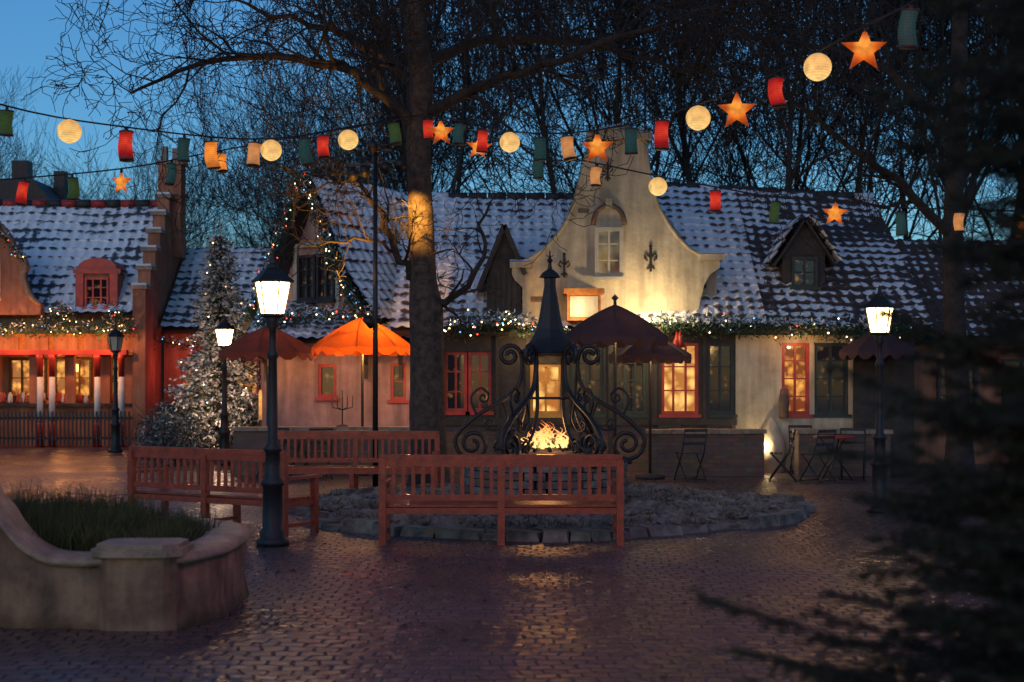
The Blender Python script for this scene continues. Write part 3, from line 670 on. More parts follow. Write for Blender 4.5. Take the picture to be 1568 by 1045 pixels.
limb([(TX-.1,TY,5.9),(TX+.8,TY-.5,6.25),(TX+1.8,TY-.9,6.5),(TX+3.0,TY-1.0,6.9),(TX+4.4,TY-1.2,7.3)],.11,.02,15,1.5,K,3)
limb([(TX-.1,TY,6.7),(TX+.9,TY+.5,7.2),(TX+2.2,TY+.8,7.3),(TX+3.6,TY+.8,6.9),(TX+5.2,TY+.8,6.6)],.1,.02,14,1.6,K,4)
limb([(TX-.03,TY,2.95),(TX+.3,TY-.1,2.95),(TX+.75,TY-.2,3.3),(TX+.85,TY-.2,4.0),(TX+1.0,TY-.2,4.5)],.075,.015,8,.8,(3,3),5)
limb([(TX-.06,TY,3.2),(TX-.45,TY-.1,3.6),(TX-.75,TY-.2,4.3),(TX-1.2,TY-.3,4.8),(TX-1.9,TY-.3,4.6)],.075,.012,14,.9,(4,3,2),6)
limb([(TX-.5,TY-.1,3.7),(TX-1.1,TY-.3,3.9),(TX-1.9,TY-.5,3.8),(TX-2.7,TY-.5,4.3)],.03,.008,10,.8,(4,3),7)
limb([(TX-.2,TY,7.6),(TX-.9,TY-.6,8.2),(TX-1.6,TY-.8,8.9)],.08,.02,8,1.5,K,8)
limb([(TX-.2,TY,7.6),(TX+.6,TY-.6,8.0),(TX+1.9,TY-.8,8.2)],.08,.02,8,1.5,K,9)
tb.build('bare_tree',[M['bark'],M['barkm']])
tb=MB();TX,TY=7.6,24.2
gnarl(tb,[(TX,TY,-.1),(TX,TY,1),(TX-.1,TY,4),(TX,TY,7),(TX+.1,TY,11)],[.33,.2,.17,.14,.07],0,14)
limb([(TX-.1,TY,4.1),(TX-1.2,TY-.6,5.0),(TX-2.4,TY-1.0,5.7),(TX-3.6,TY-1.2,6.8)],.09,.02,12,1.4,K,11)
limb([(TX-.0,TY,5.8),(TX-1.2,TY,6.9),(TX-2.6,TY,7.4),(TX-4.6,TY,7.6)],.09,.02,13,1.6,K,12)
limb([(TX,TY,5.0),(TX+.8,TY,6.0),(TX+2.0,TY,7.0)],.09,.02,8,1.5,K,13)
tb.build('bare_tree',[M['bark'],M['barkm']])
dt=Thing('distant_trees')
varm=[]
for s in range(6):
    rg=random.Random(50+s);mb=MB()
    grow(mb,V((0,0,0)),V((0,0,1)),9.5,.19,0,rg,(9,6,4,4,3),4,.13,4,.11,.012,.45,.35,.9)
    ob=mb.build('tree_%d'%s,[M['twig']],dt.e);varm.append(ob.data);ob.location=(-60+s*9,95,0)
rg=random.Random(9)
def place(x,y,sc):
    o=bpy.data.objects.new('tree_copy',rg.choice(varm));scene.collection.objects.link(o);o.parent=dt.e
    o.location=(x,y,-.2);o.rotation_euler=(rg.uniform(-.05,.05),rg.uniform(-.05,.05),rg.uniform(0,6.28));k=rg.uniform(.65,.9);o.scale=(sc*k,sc*k,sc)
for y,step in((38,4.6),(47,4.6),(58,4.8)):
    x=-.135*y
    while x<.48*y:
        px=x/y
        ramp=min(1,max(0,(px+.15)/.10))
        place(x+rg.uniform(-.8,.8),y+rg.uniform(-2,2),(.52+.58*ramp)*rg.uniform(.8,1.15)*(1+(y-36)*.006));x+=step*rg.uniform(.7,1.2)
for y in(56,66):
    x=-.42*y
    while x<-.12*y:
        place(x,y+rg.uniform(-2,2),.47*rg.uniform(.75,1.1));x+=2.6*rg.uniform(.7,1.3)
# ------------------------------------------------------------------ christmas tree (frosted)
th=Thing('christmas_tree',(-6.15,30,0))
tr_=th.part('trunk',M['bark']);tr_.tube([(0,0,0),(0,0,4.7)],[.09,.015],8)
fl=th.part('frosted_branches',M['frost'],M['leafg'],M['snow']);bl=th.part('lights',M['b_white'],M['b_warm'])
for i in range(460):
    z=.5+4.2*(i/460)**1.05; rr=(1.1*(1-(z/5.0)**1.35))*R.uniform(.5,1.25)+.06; t=R.uniform(0,6.28)
    d=V((math.cos(t),math.sin(t),0));tip=d*rr+V((0,0,z-.15*rr))
    fl.tube([(0,0,z),tuple(d*rr*.5+V((0,0,z+.02))),tuple(tip)],[.015,.01,.005],3,1)
    for k in range(int(34*rr)+8):
        f=R.uniform(.25,1);c=V((0,0,z)).lerp(tip,f)+V((R.gauss(0,.05),R.gauss(0,.05),R.gauss(0,.03)))
        fl.leaf(c,R.uniform(.06,.14),.026,R.choice([0,0,0,1,2]),V((d.x+R.gauss(0,.7),d.y+R.gauss(0,.7),R.gauss(0,.5))))
    if i%16==0: bl.octa(tip,.017,R.choice([0,1]))
fl.tube([(0,0,4.7),(0,0,5.15)],[.02,.004],5,0)
th.done()
light('tree_uplight','POINT',(.3,-1.4,1.2),48,(1,.62,.40),th.e,.04)
def shrub(name,x,y,rx,h,n,mt,br=True):
    mb=MB()
    for i in range(n):
        t=R.uniform(0,6.28);u=R.random()**.5;zz=R.random()
        rr=rx*u*math.sqrt(max(0,1-(zz*.9)**2))*(1+.25*math.sin(3*t+x))
        mb.leaf((rr*math.cos(t),rr*math.sin(t)*.8,h*zz+.03),R.uniform(.07,.15),.018,0 if R.random()<.85 else 1)
    for i in range(26):
        t=R.uniform(0,6.28);mb.tube([(0,0,0),(rx*.5*math.cos(t),rx*.4*math.sin(t),h*.6),(rx*.95*math.cos(t),rx*.8*math.sin(t),h*R.uniform(.7,1.1))],[.014,.01,.004],3,2)
    mb.build(name,[mt,M['frost'],M['bark']],None,(x,y,0))
shrub('frosted_shrub',-6.9,29.4,.95,1.15,3000,M['shrub']);shrub('frosted_shrub',-5.3,29.6,1.0,1.2,3000,M['shrub']);shrub('frosted_shrub',-4.3,28.0,.6,1.1,1600,M['shrub'])
shrub('frosted_shrub',-6.7,28.3,.8,.9,2200,M['shrub'])
# ------------------------------------------------------------------ foreground spruce
sp_=MB();rg=random.Random(3);SX,SY=1.6,3.3
sp_.tube([(SX,SY,0),(SX,SY,2.5),(SX,SY,5.6)],[.09,.06,.01],10,1)
def prof_r(z):
    P=[(0,1.15),(.7,1.15),(1.05,1.04),(1.2,.88),(1.45,.70),(1.7,.64),(2.5,.66),(4,.45),(5.6,.05)]
    for i in range(len(P)-1):
        if z<=P[i+1][0]: 
            t=(z-P[i][0])/(P[i+1][0]-P[i][0]);return P[i][1]+(P[i+1][1]-P[i][1])*t
    return .05
vs=[];fs=[]
def needles(a,b_,n,l):
    d=(b_-a);dn=d.normalized();o=dn.orthogonal().normalized();o2=dn.cross(o)
    for k in range(n):
        t=rg.random();c=a+d*t;an_=rg.uniform(0,6.28);ax=o*math.cos(an_)+o2*math.sin(an_)
        dirn=(ax+dn*.9).normalized()*l*rg.uniform(.7,1.2);s=dn.cross(ax)*.0024
        i=len(vs);vs.extend([c-s,c+s,c+dirn]);fs.append((i,i+1,i+2))
for i in range(600):
    z=.35+rg.random()*2.75 if i<550 else 3.1+rg.random()*2.4
    t=rg.uniform(0,6.28) if rg.random()<.15 else rg.uniform(2.3,4.7)
    rr=prof_r(z)*rg.uniform(.5,1.16)*(1+.12*math.sin(z*9));d=V((math.cos(t),math.sin(t),0))
    p0=V((SX,SY,z));pm=p0+d*rr*.5+V((0,0,-.04));p1=p0+d*rr+V((0,0,rg.uniform(-.12,.16)))
    sp_.tube([p0,pm,p1],[.012,.007,.003],4,1)
    side=V((-d.y,d.x,0));nt_=int(rr/.045)
    needles(pm,p1,90,.021)
    for k in range(nt_):
        f=.2+.8*k/nt_;c=(p0.lerp(pm,f*2) if f<.5 else pm.lerp(p1,f*2-1))
        for s_ in(-1,1):
            Lt=(.06+.26*(1-f)*rr)*rg.uniform(.6,1.2)
            e=c+(side*s_+d*.8+V((0,0,rg.uniform(-.35,.35)))).normalized()*Lt
            sp_.tube([c,e],[.003,.0015],3,1);needles(c,e,int(24+80*Lt),.021)
sp_.add(vs,fs,0)
sp_.build('spruce_tree',[M['spruce'],M['bark']])
# ------------------------------------------------------------------ street lamps
def street_lamp(x,y,sc=1.,lit=True,power=0):
    th=Thing('street_lamp',(x,y,0));th.e.scale=(sc,)*3
    p=th.part('post',M['iron'])
    p.lathe([(.17,0),(.17,.06),(.135,.08),(.135,.14),(.105,.18),(.10,.6),(.12,.62),(.12,.66),(.085,.7),(.075,.95),(.095,.97),(.095,1.0),(.055,1.05),(.045,1.9),(.06,1.93),(.06,1.96),(.04,2.0),(.035,2.2),(.07,2.24),(.05,2.28),(.10,2.33)],n=12)
    h=th.part('lantern_frame',M['iron'])
    h.lathe([(.13,2.33),(.135,2.36),(.11,2.365)],n=6)
    b0,b1=.125,.185;zb,zt=2.365,2.68
    for k in range(6):
        a=2*math.pi*k/6;c,s=math.cos(a),math.sin(a)
        h.beam((c*b0,s*b0,zb),(c*b1,s*b1,zt),.014,.014)
    h.lathe([(.215,zt),(.22,zt+.02),(.17,zt+.06),(.10,zt+.13),(.06,zt+.15),(.065,zt+.18),(.03,zt+.2),(.025,zt+.24),(.008,zt+.3)],n=6,sm=False)
    g=th.part('glass',M['lampglass'] if lit else M['whitewood'])
    g.lathe([(b0-.01,zb+.005),(b1-.012,zt-.005)],n=6,sm=False)
    th.done();return th
street_lamp(-2.44,14.5);street_lamp(4.68,18.1,.97);street_lamp(-5.72,28.3,1.0);street_lamp(-9.2,33,1.,False);street_lamp(-4.6,5.2);street_lamp(3.4,-1.5);street_lamp(-2.2,-2.6)  # last three stand out of view, added to warm the benches and planter
# flood mast
MX,MY=-2.09,21.75
th=Thing('floodlight_mast',(MX,MY,0));p=th.part('pole',M['iron']);p.tube([(0,0,0),(0,0,5.25)],[.045,.03],8)
p.beam((-.42,0,4.95),(.42,0,5.05),.03,.03);p.beam((-.25,0,5.2),(.25,0,5.2),.03,.03)
h=th.part('lamp_heads',M['iron'])
for x,z in((-.36,4.85),(-.18,4.9),(.14,4.95),(.36,5.0),(-.05,5.28)):
    h.tube([(x,.08,z+.06),(x+.03,-.12,z-.06)],[.05,.085],10);h.tube([(x,0,z),(x,0,z+.12)],.012,5)
h.tube([(-.05,-.05,2.5),(-.12,-.16,2.62)],[.05,.07],10)
th.done()
o=light('mast_spot','SPOT',(.3,-.35,4.7),950,(1,.46,.07),th.e,.03,None,46,1.)
o.rotation_euler=(V((-1.5,22.6,4.15))-V((MX+.3,MY-.35,4.7))).to_track_quat('-Z','Y').to_euler()
o=light('twig_spot','SPOT',(-.14,-.3,2.72),900,(1,.42,.06),th.e,.03,None,62,.9)
o.rotation_euler=(V((-2.7,22.2,4.3))-V((MX-.14,MY-.3,2.72))).to_track_quat('-Z','Y').to_euler()
# ------------------------------------------------------------------ benches
def bench(x,y,rot,L_=2.5,mid=True,zs=.95):
    th=Thing('park_bench',(x,y,0),rot);h=L_/2;th.e.scale=(1,1,zs)
    lg=th.part('legs',M['bench']);xs=[-h+.035,h-.035]+([0] if mid else [])
    for xx in xs:
        lg.box(xx-.036,xx+.036,-.036,.036,0,.92 if abs(xx)>.1 else .9);lg.box(xx-.033,xx+.033,.5,.566,0,.64 if abs(xx)>.1 else .4)
        lg.box(xx-.025,xx+.025,.037,.5,.33,.40);lg.box(xx-.02,xx+.02,.037,.5,.1,.14)
        if abs(xx)>.1: lg.box(xx-.04,xx+.04,.0365,.62,.64,.675)
    bk=th.part('backrest',M['bench'])
    bk.box(-h+.01,h-.01,-.026,.026,.921,.975);bk.box(-h+.072,h-.072,-.022,.022,.845,.92)
    bk.box(-h+.072,(-.037 if mid else h-.072),-.022,.022,.48,.545)
    if mid: bk.box(.037,h-.072,-.022,.022,.48,.545)
    n=int((L_-.2)/.098)
    for i in range(n):
        xx=-h+.1+(L_-.2)*(i+.5)/n
        if mid and abs(xx)<.06: continue
        bk.box(xx-.019,xx+.019,-.011,.011,.545,.845)
    st=th.part('seat',M['bench'])
    for i in range(6): st.box(-h+.005,h-.005,.045+i*.088,.045+i*.088+.07,.405,.432)
    st.box(-h+.073,h-.073,-.02,.02,.335,.40);st.box(-h+.07,h-.07,.52,.55,.335,.402)
    th.done()
bench(-.11,14.55,0,2.5);bench(-3.42,15.85,rad(-30),2.3);bench(-2.33,21.2,rad(180),2.5)
# ------------------------------------------------------------------ fire island
CX,CY=.43,18.4
mb=MB();n=280;rings=64;Rr=3.25
for i in range(rings+1):
    for k in range(n):
        t=2*math.pi*k/n;r=Rr*i/rings*(1+.05*math.sin(3*t+1)+.03*math.sin(7*t))
        x=r*math.cos(t);y=r*math.sin(t);e=min(1,(1-i/rings)*7)
        rid=1-abs(noise.noise(V((x*2.2,y*2.2,3))))*2
        z=.003+e*(.07+.06*max(0,rid)+.05*noise.noise(V((x*5,y*5,1)))+.06*noise.noise(V((x*13,y*13,2)))+.04*noise.noise(V((x*28,y*28,2))))
        mb.v.append((x,y,max(z,.003)))
for i in range(rings):
    for k in range(n):
        k2=(k+1)%n;mb.f.append([i*n+k,(i+1)*n+k,(i+1)*n+k2,i*n+k2]);mb.m.append(0);mb.sm.append(False)
mb.build('gravel_island',[M['sand']],None,(CX,CY,0))
mb=MB()
t=0
while t<6.28:
    r=(Rr+.02)*(1+.05*math.sin(3*t+1)+.03*math.sin(7*t))*R.uniform(.985,1.015);wd=R.uniform(.2,.55)
    a=V((r*math.cos(t),r*math.sin(t),0));b_=V((r*math.cos(t+wd/r),r*math.sin(t+wd/r),0))
    d=(b_-a);nn=V((d.y,-d.x,0)).normalized()
    hh=R.uniform(.05,.13);w1=R.uniform(.10,.24);w2=R.uniform(.10,.24)
    a2=a.lerp(b_,.03);b2=a.lerp(b_,.97)
    up=V((0,0,hh));up2=V((0,0,hh*R.uniform(.7,1.1)));j=lambda:V((R.uniform(-.03,.03),R.uniform(-.03,.03),0))
    mb.add([a2+nn*w1*.6,b2+nn*w2*.6,b2-nn*w2,a2-nn*w1,a2+nn*w1*.45+up+j(),b2+nn*w2*.45+up2+j(),b2-nn*w2*.7+up2+j(),a2-nn*w1*.7+up+j()],
      [(0,3,2,1),(4,5,6,7),(0,1,5,4),(1,2,6,5),(2,3,7,6),(3,0,4,7)])
    t+=wd/r
mb.build('stone_edging',[M['rock']],None,(CX,CY,0))
mb=MB()
for i in range(1100):
    t=R.uniform(0,6.28);r=R.uniform(1.1,3.1);s=R.choice([.015,.02,.025,.03,.04,.05,.08])
    mb.rock((r*math.cos(t),r*math.sin(t),.11),s)
mb.build('loose_stones',[M['rock']],None,(CX,CY,0))
mb=MB()
for i in range(5000):
    t=R.uniform(0,6.28);r=R.uniform(1.1,3.2);x,y=r*math.cos(t),r*math.sin(t)
    if noise.noise(V((x*1.5,y*1.5,8)))<.02: continue
    mb.leaf((x,y,.09),R.uniform(.04,.12),.007,0,V((R.gauss(0,.5),R.gauss(0,.5),1)))
mb.build('grass_tufts',[M['grass']],None,(CX,CY,0))
th=Thing('fire_pit',(CX,CY,0))
rk=th.part('stone_wall',M['brick'],M['rock'])
for row in range(6):
    nb=22
    for k in range(nb):
        t=2*math.pi*(k+(row%2)*.5)/nb;r=.95
        c=V((r*math.cos(t),r*math.sin(t),.1+row*.1));T=V((-math.sin(t),math.cos(t),0))
        rk.beam(c-T*.128,c+T*.128,.2+R.uniform(-.02,.02),.088,1 if row==5 or R.random()<.5 else 0)
rk.lathe([(.9,0),(.9,.6)],n=24,m=0)
ash=th.part('ash_and_coals',M['sand'],M['timber'],M['b_red'])
ash.lathe([(.9,.58),(.7,.68),(.4,.76),(.1,.78)],n=24,wob=.06)
for i in range(220):
    t=R.uniform(0,6.28);r=R.uniform(.1,.85);ash.rock((r*math.cos(t),r*math.sin(t),.79-r*.22),R.uniform(.03,.06),0)
for i in range(9):
    t=i*.7;ash.tube([(.3*math.cos(t),.3*math.sin(t),.78),(.05*math.cos(t),.05*math.sin(t),.94)],.025,7,1)
th.done()
fm=MB()
for i in range(95):
    t=R.uniform(0,6.28);r=.3*R.random()**.6;h=R.uniform(.06,.38)*(1-r*1.5);x,y=r*math.cos(t),r*math.sin(t);pts=[];rs=[]
    ph=R.uniform(0,6);w0=R.uniform(.008,.024)
    for j in range(10):
        f=j/9;pts.append((x*(1-.1*f)+.07*math.sin(ph+f*7)*f,y*(1-.3*f)+.04*math.cos(ph+f*4)*f,f*h));rs.append(w0*math.sin(math.pi*min(1,.3+.7*f))*(1.1-.6*f)+.001)
    fm.tube(pts,rs,7)
fm.build('flames',[M['flame']],th.e,(0,0,.82))
light('fire_light','POINT',(0,0,1.05),30,(1,.42,.12),th.e,.14)
th=Thing('wrought_iron_canopy',(CX+.06,CY,0))
rf=th.part('spire_roof',M['iron'])
rf.lathe([(.37,2.02),(.38,2.05),(.31,2.12),(.23,2.22),(.175,2.34),(.14,2.5),(.11,2.68),(.08,2.86),(.075,2.9)],n=8,sm=False)
rf.lathe([(.075,2.9),(.075,3.0),(.14,3.01),(.10,3.07),(.03,3.12),(.02,3.2),(.04,3.23),(.015,3.27),(.006,3.36)],n=8,sm=False)
for a in range(4):
    t=a*math.pi/2;rf.tube([(0,0,3.27),(.05*math.cos(t),.05*math.sin(t),3.3)],.008,4)
ring=[(.36*math.cos(2*math.pi*i/24),.36*math.sin(2*math.pi*i/24),2.0) for i in range(25)]
rf.tube(ring,.018,6)
sc=th.part('scroll_legs',M['iron'])
def spiral(cx,cz,r0,r1,a0,turns,n=26):
    return [(cx+(r0+(r1-r0)*i/n)*math.cos(a0+turns*2*math.pi*i/n),cz+(r0+(r1-r0)*i/n)*math.sin(a0+turns*2*math.pi*i/n)) for i in range(n+1)]
def cat(pts,k=6):
    out=[]
    for i in range(len(pts)-1):
        p0,p1,p2,p3=pts[max(i-1,0)],pts[i],pts[i+1],pts[min(i+2,len(pts)-1)]
        for j in range(k):
            t=j/k;out.append(tuple(.5*(2*p1[c]+(p2[c]-p0[c])*t+(2*p0[c]-5*p1[c]+4*p2[c]-p3[c])*t*t+(3*p1[c]-p0[c]-3*p2[c]+p3[c])*t**3) for c in (0,1)))
    return out+[pts[-1]]
for a in range(6):
    t=a*math.pi/3+.0;c,s=math.cos(t),math.sin(t)
    def rad3(P,r,dx=0): sc.tube([(p[0]*c-dx*s,p[0]*s+dx*c,p[1]) for p in P],r,6)
    top=spiral(.52,2.0,.035,.15,0,1.5)
    main=cat([top[-1],(.36,1.85),(.42,1.6),(.62,1.42),(.95,1.22),(1.2,.98),(1.22,.82)])
    rad3(top+main,.029)
    rad3(spiral(1.0,.86,.22,.04,0,-1.75),.027)
    rad3(cat([(.36,2.0),(.33,1.6),(.33,1.3),(.42,1.05),(.6,.86),(.72,.78)]),.02)
    rad3(spiral(.62,.83,.1,.02,-.3,1.4),.018)
    rad3(cat([(.62,1.42),(.55,1.2),(.68,1.05),(.83,1.06)]),.016);rad3(spiral(.78,1.12,.07,.015,-1,1.3),.014)
    rad3(cat([(.95,1.24),(1.02,1.45),(.9,1.58),(.78,1.5)]),.016);rad3(spiral(.86,1.46,.07,.015,2.6,1.2),.014)
    sc.tube([(1.0*c,1.0*s,.6),(1.0*c,1.0*s,.66)],.06,8)
sc.tube([(1.0*math.cos(2*math.pi*i/36),1.0*math.sin(2*math.pi*i/36),.655) for i in range(37)],.015,6)
sc.tube([(.34*math.cos(2*math.pi*i/24),.34*math.sin(2*math.pi*i/24),1.45) for i in range(25)],.014,6)
th.done()
# ------------------------------------------------------------------ parasols
def parasol(x,y,r,ztop,zedge,mt,lit=0,col=(1,.5,.2)):
    th=Thing('parasol',(x,y,0));c=th.part('canopy',mt)
    n=48;vs=[];fs=[];rg_=9
    for i in range(rg_+1):
        f=i/rg_
        for k in range(n):
            t=2*math.pi*k/n;rib=abs(math.sin(4*t));rr=r*f*(1-.06*rib*f)
            vs.append((rr*math.cos(t),rr*math.sin(t),ztop-(ztop-zedge)*(.6*f+.4*f*f)-.06*rib*f*(1-.4*f)))
    for k in range(n):
        t=2*math.pi*k/n;sc_=abs(math.sin(8*t));rr=r*(1-.05*abs(math.sin(4*t)))*1.01
        vs.append((rr*math.cos(t),rr*math.sin(t),zedge-.08-.09*sc_))
    for i in range(rg_+1):
        for k in range(n):
            k2=(k+1)%n;fs.append((i*n+k,(i+1)*n+k,(i+1)*n+k2,i*n+k2))
    c.add(vs,fs,0,False)
    f_=th.part('frame',M['timber'],M['ochresign']);f_.tube([(0,0,0),(0,0,ztop+.06)],.025,8);f_.octa((0,0,ztop+.1),.06,0);f_.lathe([(.25,0),(.25,.06),(.05,.1)],n=12)
    for k in range(8):
        t=2*math.pi*k/8;f_.tube([(0,0,ztop-.05),(r*.97*math.cos(t),r*.97*math.sin(t),zedge-.02)],.01,4)
        f_.tube([(0,0,zedge-.1),(r*.5*math.cos(t),r*.5*math.sin(t),zedge+(ztop-zedge)*.42)],.008,4)
    th.done()
    if lit: light('parasol_lamp','POINT',(.12,-.12,zedge+.0),lit,col,th.e,.03)
parasol(-2.65,25.2,.9,2.80,2.27,M['parO'],55,(1,.52,.13));parasol(-4.5,26.2,.9,2.68,2.2,M['parB'],8,(1,.5,.2))
parasol(1.63,22.5,.83,2.88,2.37,M['parD'],7,(1,.65,.3));parasol(6.5,25.2,.7,2.58,2.2,M['parD'])
parasol(2.35,24.2,.7,2.45,2.12,M['parD'],8,(1,.7,.35))
# ------------------------------------------------------------------ cafe chairs & tables
def chair(x,y,rot):
    th=Thing('folding_chair',(x,y,0),rot);p=th.part('frame',M['iron']);s=th.part('seat',M['timber'])
    for q in(-.2,.2):
        p.tube([(q,.22,0),(q,-.1,.45),(q,-.22,.86)],.012,6);p.tube([(q*.9,-.24,0),(q*.9,.18,.46)],.012,6)
    p.tube([(-.2,.2,.02),(.2,.2,.02)],.01,5);p.tube([(-.18,-.22,.03),(.18,-.22,.03)],.01,5)
    for i in range(5): s.box(-.2,.2,-.16+i*.075,-.10+i*.075,.45,.468)
    for z in(.62,.74,.84): s.beam((-.2,-.1-(z-.45)*.29,z),(.2,-.1-(z-.45)*.29,z),.016,.05)
    th.done()
def table(x,y):
    th=Thing('cafe_table',(x,y,0));t=th.part('top',M['redwood']);t.lathe([(.34,.71),(.35,.72),(.35,.74),(.33,.75)],n=24)
    p=th.part('legs',M['iron'])
    for k in range(3):
        a=k*2.094;p.tube([(.3*math.cos(a),.3*math.sin(a),0),(.02*math.cos(a),.02*math.sin(a),.4),(-.25*math.cos(a),-.25*math.sin(a),.71)],.012,6)
    th.done()
for x,y,r_ in((3.0,23.9,.3),(4.5,23.7,1.4),(5.05,23.5,.6),(5.75,24.0,2.9),(5.2,25.5,3.1)): chair(x,y,r_)
table(5.4,23.8)
table(3.3,25.5);table(5.7,25.5);chair(2.8,25.5,2.9);chair(3.8,25.45,3.3)
for x,y,r_ in((-3.3,24.2,.4),(-4.1,24.3,2.2)): chair(x,y,r_)
table(-3.7,24.4)
th=Thing('candelabra',(-3.0,25.15,0));p=th.part('arms',M['iron']);p.tube([(0,0,.85),(0,0,1.5)],.012,6)
for q in(-.18,-.09,.09,.18): p.tube([(0,0,1.15),(q,0,1.2),(q,0,1.4)],.009,5)
p.lathe([(.12,.85),(.1,.88),(.02,.9)],n=10);th.done()
th=Thing('candle_torch',(-4.6,26,0));p=th.part('pole',M['timber']);p.tube([(0,0,0),(0,0,.95)],.025,6);q=th.part('candle',M['l_candle']);q.lathe([(.03,.95),(.03,1.45),(.015,1.5)],n=10);th.done()
# ------------------------------------------------------------------ planter
th=Thing('garden_planter',(-.24,0,-.0))
path=[(-5.2,9.95,.95),(-4.4,9.92,1.02),(-3.9,9.9,1.05),(-3.62,9.88,1.02),(-3.45,9.87,.95),(-3.37,9.86,.88),(-3.3,9.86,.78),(-3.22,9.85,.66),(-3.1,9.84,.53),(-2.98,9.83,.46),(-2.85,9.82,.43),(-2.65,9.81,.42),(-2.48,9.8,.43),(-2.3,9.79,.44),(-2.16,9.8,.44),(-2.04,9.95,.44),(-1.97,10.3,.44),(-1.98,11.1,.44),(-2.1,11.6,.44),(-2.4,11.95,.44),(-3.0,12.1,.44),(-5.2,12.2,.44)]
def sweep(mb,path,sec,m=0,wob=0,seed=0):
    n=len(path);vs=[];fs=[];k=len(sec)
    for i,(x,y,h) in enumerate(path):
        a=V(path[max(i-1,0)][:2]);b_=V(path[min(i+1,n-1)][:2]);d=(b_-a).normalized();nn=V((d.y,-d.x))
        for (o,z,rel) in sec:
            zz=z+(h if rel else 0);o2=o+wob*noise.noise(V((x*3,y*3,zz*4+seed)));vs.append((x+nn.x*o2,y+nn.y*o2,zz+wob*.7*noise.noise(V((x*4,y*4,seed+5)))*(1 if rel else 0)))
    for i in range(n-1):
        for j in range(k):
            j2=(j+1)%k;fs.append((i*k+j,i*k+j2,(i+1)*k+j2,(i+1)*k+j))
    fs.append(tuple(range(k)));fs.append(tuple((n-1)*k+j for j in range(k-1,-1,-1)))
    mb.add(vs,fs,m,True)
def densify(p,k):
    o=[]
    for i in range(len(p)-1):
        p0,p1,p2,p3=p[max(i-1,0)],p[i],p[i+1],p[min(i+2,len(p)-1)]
        for j in range(k):
            t=j/k;o.append(tuple(.5*(2*p1[c]+(p2[c]-p0[c])*t+(2*p0[c]-5*p1[c]+4*p2[c]-p3[c])*t*t+(3*p1[c]-p0[c]-3*p2[c]+p3[c])*t**3) for c in(0,1,2)))
    return o+[p[-1]]
pd=densify(path,5)
w_=th.part('plaster_wall',M['planter']);sweep(w_,pd,[(.15,0,0),(.13,.12,0),(.125,.28,0),(.13,0,1),(-.13,0,1),(-.13,0,0)],0,.03)
c_=th.part('coping',M['coping']);sweep(c_,pd,[(.16,.001,1),(.185,.03,1),(.165,.06,1),(.1,.078,1),(-.1,.078,1),(-.165,.06,1),(-.185,.03,1),(-.16,.001,1)],0,.02,3)
pr=th.part('corner_pier',M['planter'],M['coping'])
def rbox(mb,x0,x1,y0,y1,z0,z1,c,m):
    P=[(x0+c,y0),(x1-c,y0),(x1,y0+c),(x1,y1-c),(x1-c,y1),(x0+c,y1),(x0,y1-c),(x0,y0+c)]
    vs=[(x,y,z0) for x,y in P]+[(x,y,z1) for x,y in P]
    mb.add(vs,[tuple(range(7,-1,-1)),tuple(range(8,16))]+[(i,(i+1)%8,(i+1)%8+8,i+8) for i in range(8)],m)
rbox(pr,-2.56,-2.04,9.58,10.02,0,.5,.07,0);rbox(pr,-2.61,-1.99,9.53,10.07,.5,.55,.09,1);rbox(pr,-2.58,-2.02,9.56,10.04,.5501,.58,.09,1)
so_=th.part('soil',M['soil']);so_.box(-5.1,-2.12,9.93,12,.1,.38)
gr=th.part('grass_blades',M['grass'])
for i in range(19000):
    x=R.uniform(-4.6,-2.18);y=R.uniform(9.98,11.85)
    if x>-2.4 and (y>11.5): continue
    h=(.34+.2*noise.noise(V((x*2.2,y*2.2,0))))*R.uniform(.6,1.3)+.02
    if x>-2.7: h*=.7
    d=V((R.gauss(0,.35),R.gauss(0,.35),1)).normalized();a=V((R.gauss(0,1),R.gauss(0,1),0)).normalized()*.004
    p0=V((x,y,.38));pm=p0+d*h*.6;p1=p0+d*h+V((R.gauss(0,.04),R.gauss(0,.04),-.01))
    gr.add([p0-a,p0+a,pm+a*.8,pm-a*.8,p1],[(0,1,2,3),(3,2,4)])
th.done()
# ------------------------------------------------------------------ lantern strings
A=[(-5.76,16,4.79),(-4.61,17,4.71),(-3.34,18.5,4.82),(-2.26,19.5,5.13),(-1.24,21,5.58),(-.03,19.5,5.10),(.705,18.5,4.90),(1.446,17.3,4.80),(2.10,16,4.79),(2.745,14.8,4.88),(3.354,13.5,5.05),(3.65,12.5,5.09),(4.1,11,5.3)]
A0=[(-7.2,14,5.1)]
BL=[(-8.7,19.5,4.3),(-7.2,20,4.5),(-5.63,20.5,4.73),(-4.26,20.8,5.04),(-2.74,21,5.36),(-1.38,22.3,5.85)]
BR=[(-1.3,22.3,5.85),(-.46,20.5,5.23),(.36,20,4.90),(1.2,20,4.73),(2.06,20,4.55),(2.86,20,4.40),(3.73,20,4.25),(4.55,20,4.22),(5.45,20,4.11),(6.3,20,4.09),(7.2,20,4.07),(8.5,20,4.2)]
CC=[(-4.2,7.6,5.6),(-2.4,8.2,5.1),(-.6,8.6,4.85),(1.2,9,4.8),(3,9.6,4.95),(4.1,11,5.3)]  # unseen string overhead, added to cast red and warm light below
def crv(P,u):
    i=min(int(u),len(P)-2);t=u-i;p0,p1,p2,p3=[V(P[max(0,min(len(P)-1,j))]) for j in(i-1,i,i+1,i+2)]
    return .5*(2*p1+(p2-p0)*t+(2*p0-5*p1+4*p2-p3)*t*t+(3*p1-p0-3*p2+p3)*t**3)
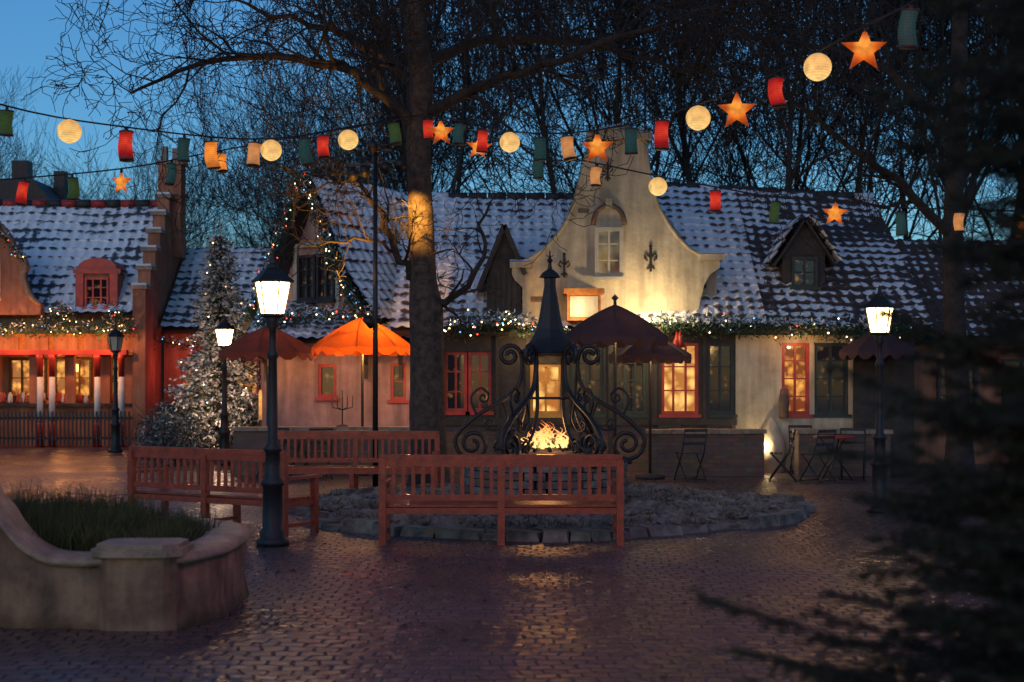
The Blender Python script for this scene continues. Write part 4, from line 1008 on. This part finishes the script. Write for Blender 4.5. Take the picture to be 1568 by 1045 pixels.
for P in(A0+A,BL,BR,CC):
    mb=MB();mb.tube([crv(P,i/5) for i in range(5*(len(P)-1)+1)],.011,5);mb.build('lantern_cable',[M['iron']])
def lantern(p,kind,s=1.):
    p=V(p);tilt=R.uniform(-.12,.12);rz=R.uniform(-.4,.4)
    if kind=='globe':
        s*=.88
        th=Thing('globe_lantern',p);b=th.part('paper_globe',M['l_globe']);n=22;r=.15*s
        b.lathe([(max(.02,r*math.sin(math.pi*i/30))*(1+.02*(i%2)),-.17*s-r*math.cos(math.pi*i/30)) for i in range(31)],n=n)
    elif kind=='star':
        th=Thing('star_lantern',p);b=th.part('paper_star',M['l_star']);vs=[];ro,ri=.20*s,.085*s;cz=-.2*s
        for k in range(10):
            a=math.pi/2+k*math.pi/5;r=ro*R.uniform(.94,1.04) if k%2==0 else ri;vs.append((r*math.cos(a),R.uniform(-.015,.015),cz+r*math.sin(a)))
        vs+= [(0,-.07,cz),(0,.07,cz)]
        b.add(vs,[(k,(k+1)%10,10) for k in range(10)]+[((k+1)%10,k,11) for k in range(10)],0)
    else:
        th=Thing('cylinder_lantern',p);b=th.part('paper_cylinder',M['l_'+kind],M['timber']);r=.073*s*R.uniform(.9,1.08);h=.30*s*R.uniform(.85,1.1);bend=R.uniform(-.03,.03)
        vs=[];fs=[];n=14;K_=26
        for i in range(K_+1):
            f=i/K_;rr=r*(1+.07*(i%2)+.05*math.sin(f*5+h*30))
            for k in range(n):
                t=2*math.pi*k/n;vs.append((rr*math.cos(t)+bend*math.sin(math.pi*f),rr*math.sin(t),-.06-h*f))
        for i in range(K_):
            for k in range(n): fs.append((i*n+k,(i+1)*n+k,(i+1)*n+(k+1)%n,i*n+(k+1)%n))
        b.add(vs,fs,0,False)
        b.lathe([(r*1.1,-.072),(r*1.1,-.055)],n=14,m=1);b.lathe([(r*1.1,-.055-h),(r*1.1,-.072-h)],n=14,m=1)
    w__=th.part('hanger',M['iron']);w__.tube([(0,0,0),(0,0,-.07)],.006,4);w__.lathe([(.02,-.06),(.02,-.01)],n=6)
    th.e.rotation_euler=(tilt,tilt*R.choice([-1,1]),rz);th.done();return th
for u,k in((.09,'green'),(.6,'globe'),(1,'red'),(1.43,'teal'),(1.63,'orange'),(2,'tan'),(2.16,'globe'),(2.51,'teal'),(2.72,'red'),(3,'globe'),(3.54,'green'),(4.0,'red'),(4.16,'star'),(4.41,'teal'),(4.67,'red'),(5,'globe'),(5.49,'teal'),(6,'tan'),(6.49,'star'),(7,'teal'),(7.48,'red'),(8,'globe'),(8.51,'star'),(9,'red'),(9.47,'globe'),(10,'star'),(10.77,'teal')):
    lantern(crv(A,u),k,1.04 if k!='star' else 1.12)
for u,k in((.5,'orange'),(1.2,'red'),(1.58,'green'),(2,'star'),(2.5,'teal'),(3,'orange')): lantern(crv(BL,u),k,.98)
for u,k in((1.0,'star'),(2,'teal'),(3,'tan'),(4,'globe'),(5,'red'),(6,'green'),(7,'star'),(8,'teal'),(9,'tan'),(10,'orange')): lantern(crv(BR,u),k,.98)
for u,k in((.5,'globe'),(1,'orange'),(1.6,'teal'),(2.2,'globe'),(2.8,'green'),(3.25,'red'),(3.7,'star'),(4.15,'red')):
    t_=lantern(crv(CC,u),k,1.0)
    if k=='red': light('added_fill_light','POINT',(0,0,-.46),85,(1,.08,.07),t_.e,.05)  # light added under unseen lantern to redden the paving
    if k in('globe','orange'): light('added_fill_light','POINT',(0,0,-.46),10,(1,.6,.28),t_.e,.05)  # warm fill added under the unseen lanterns
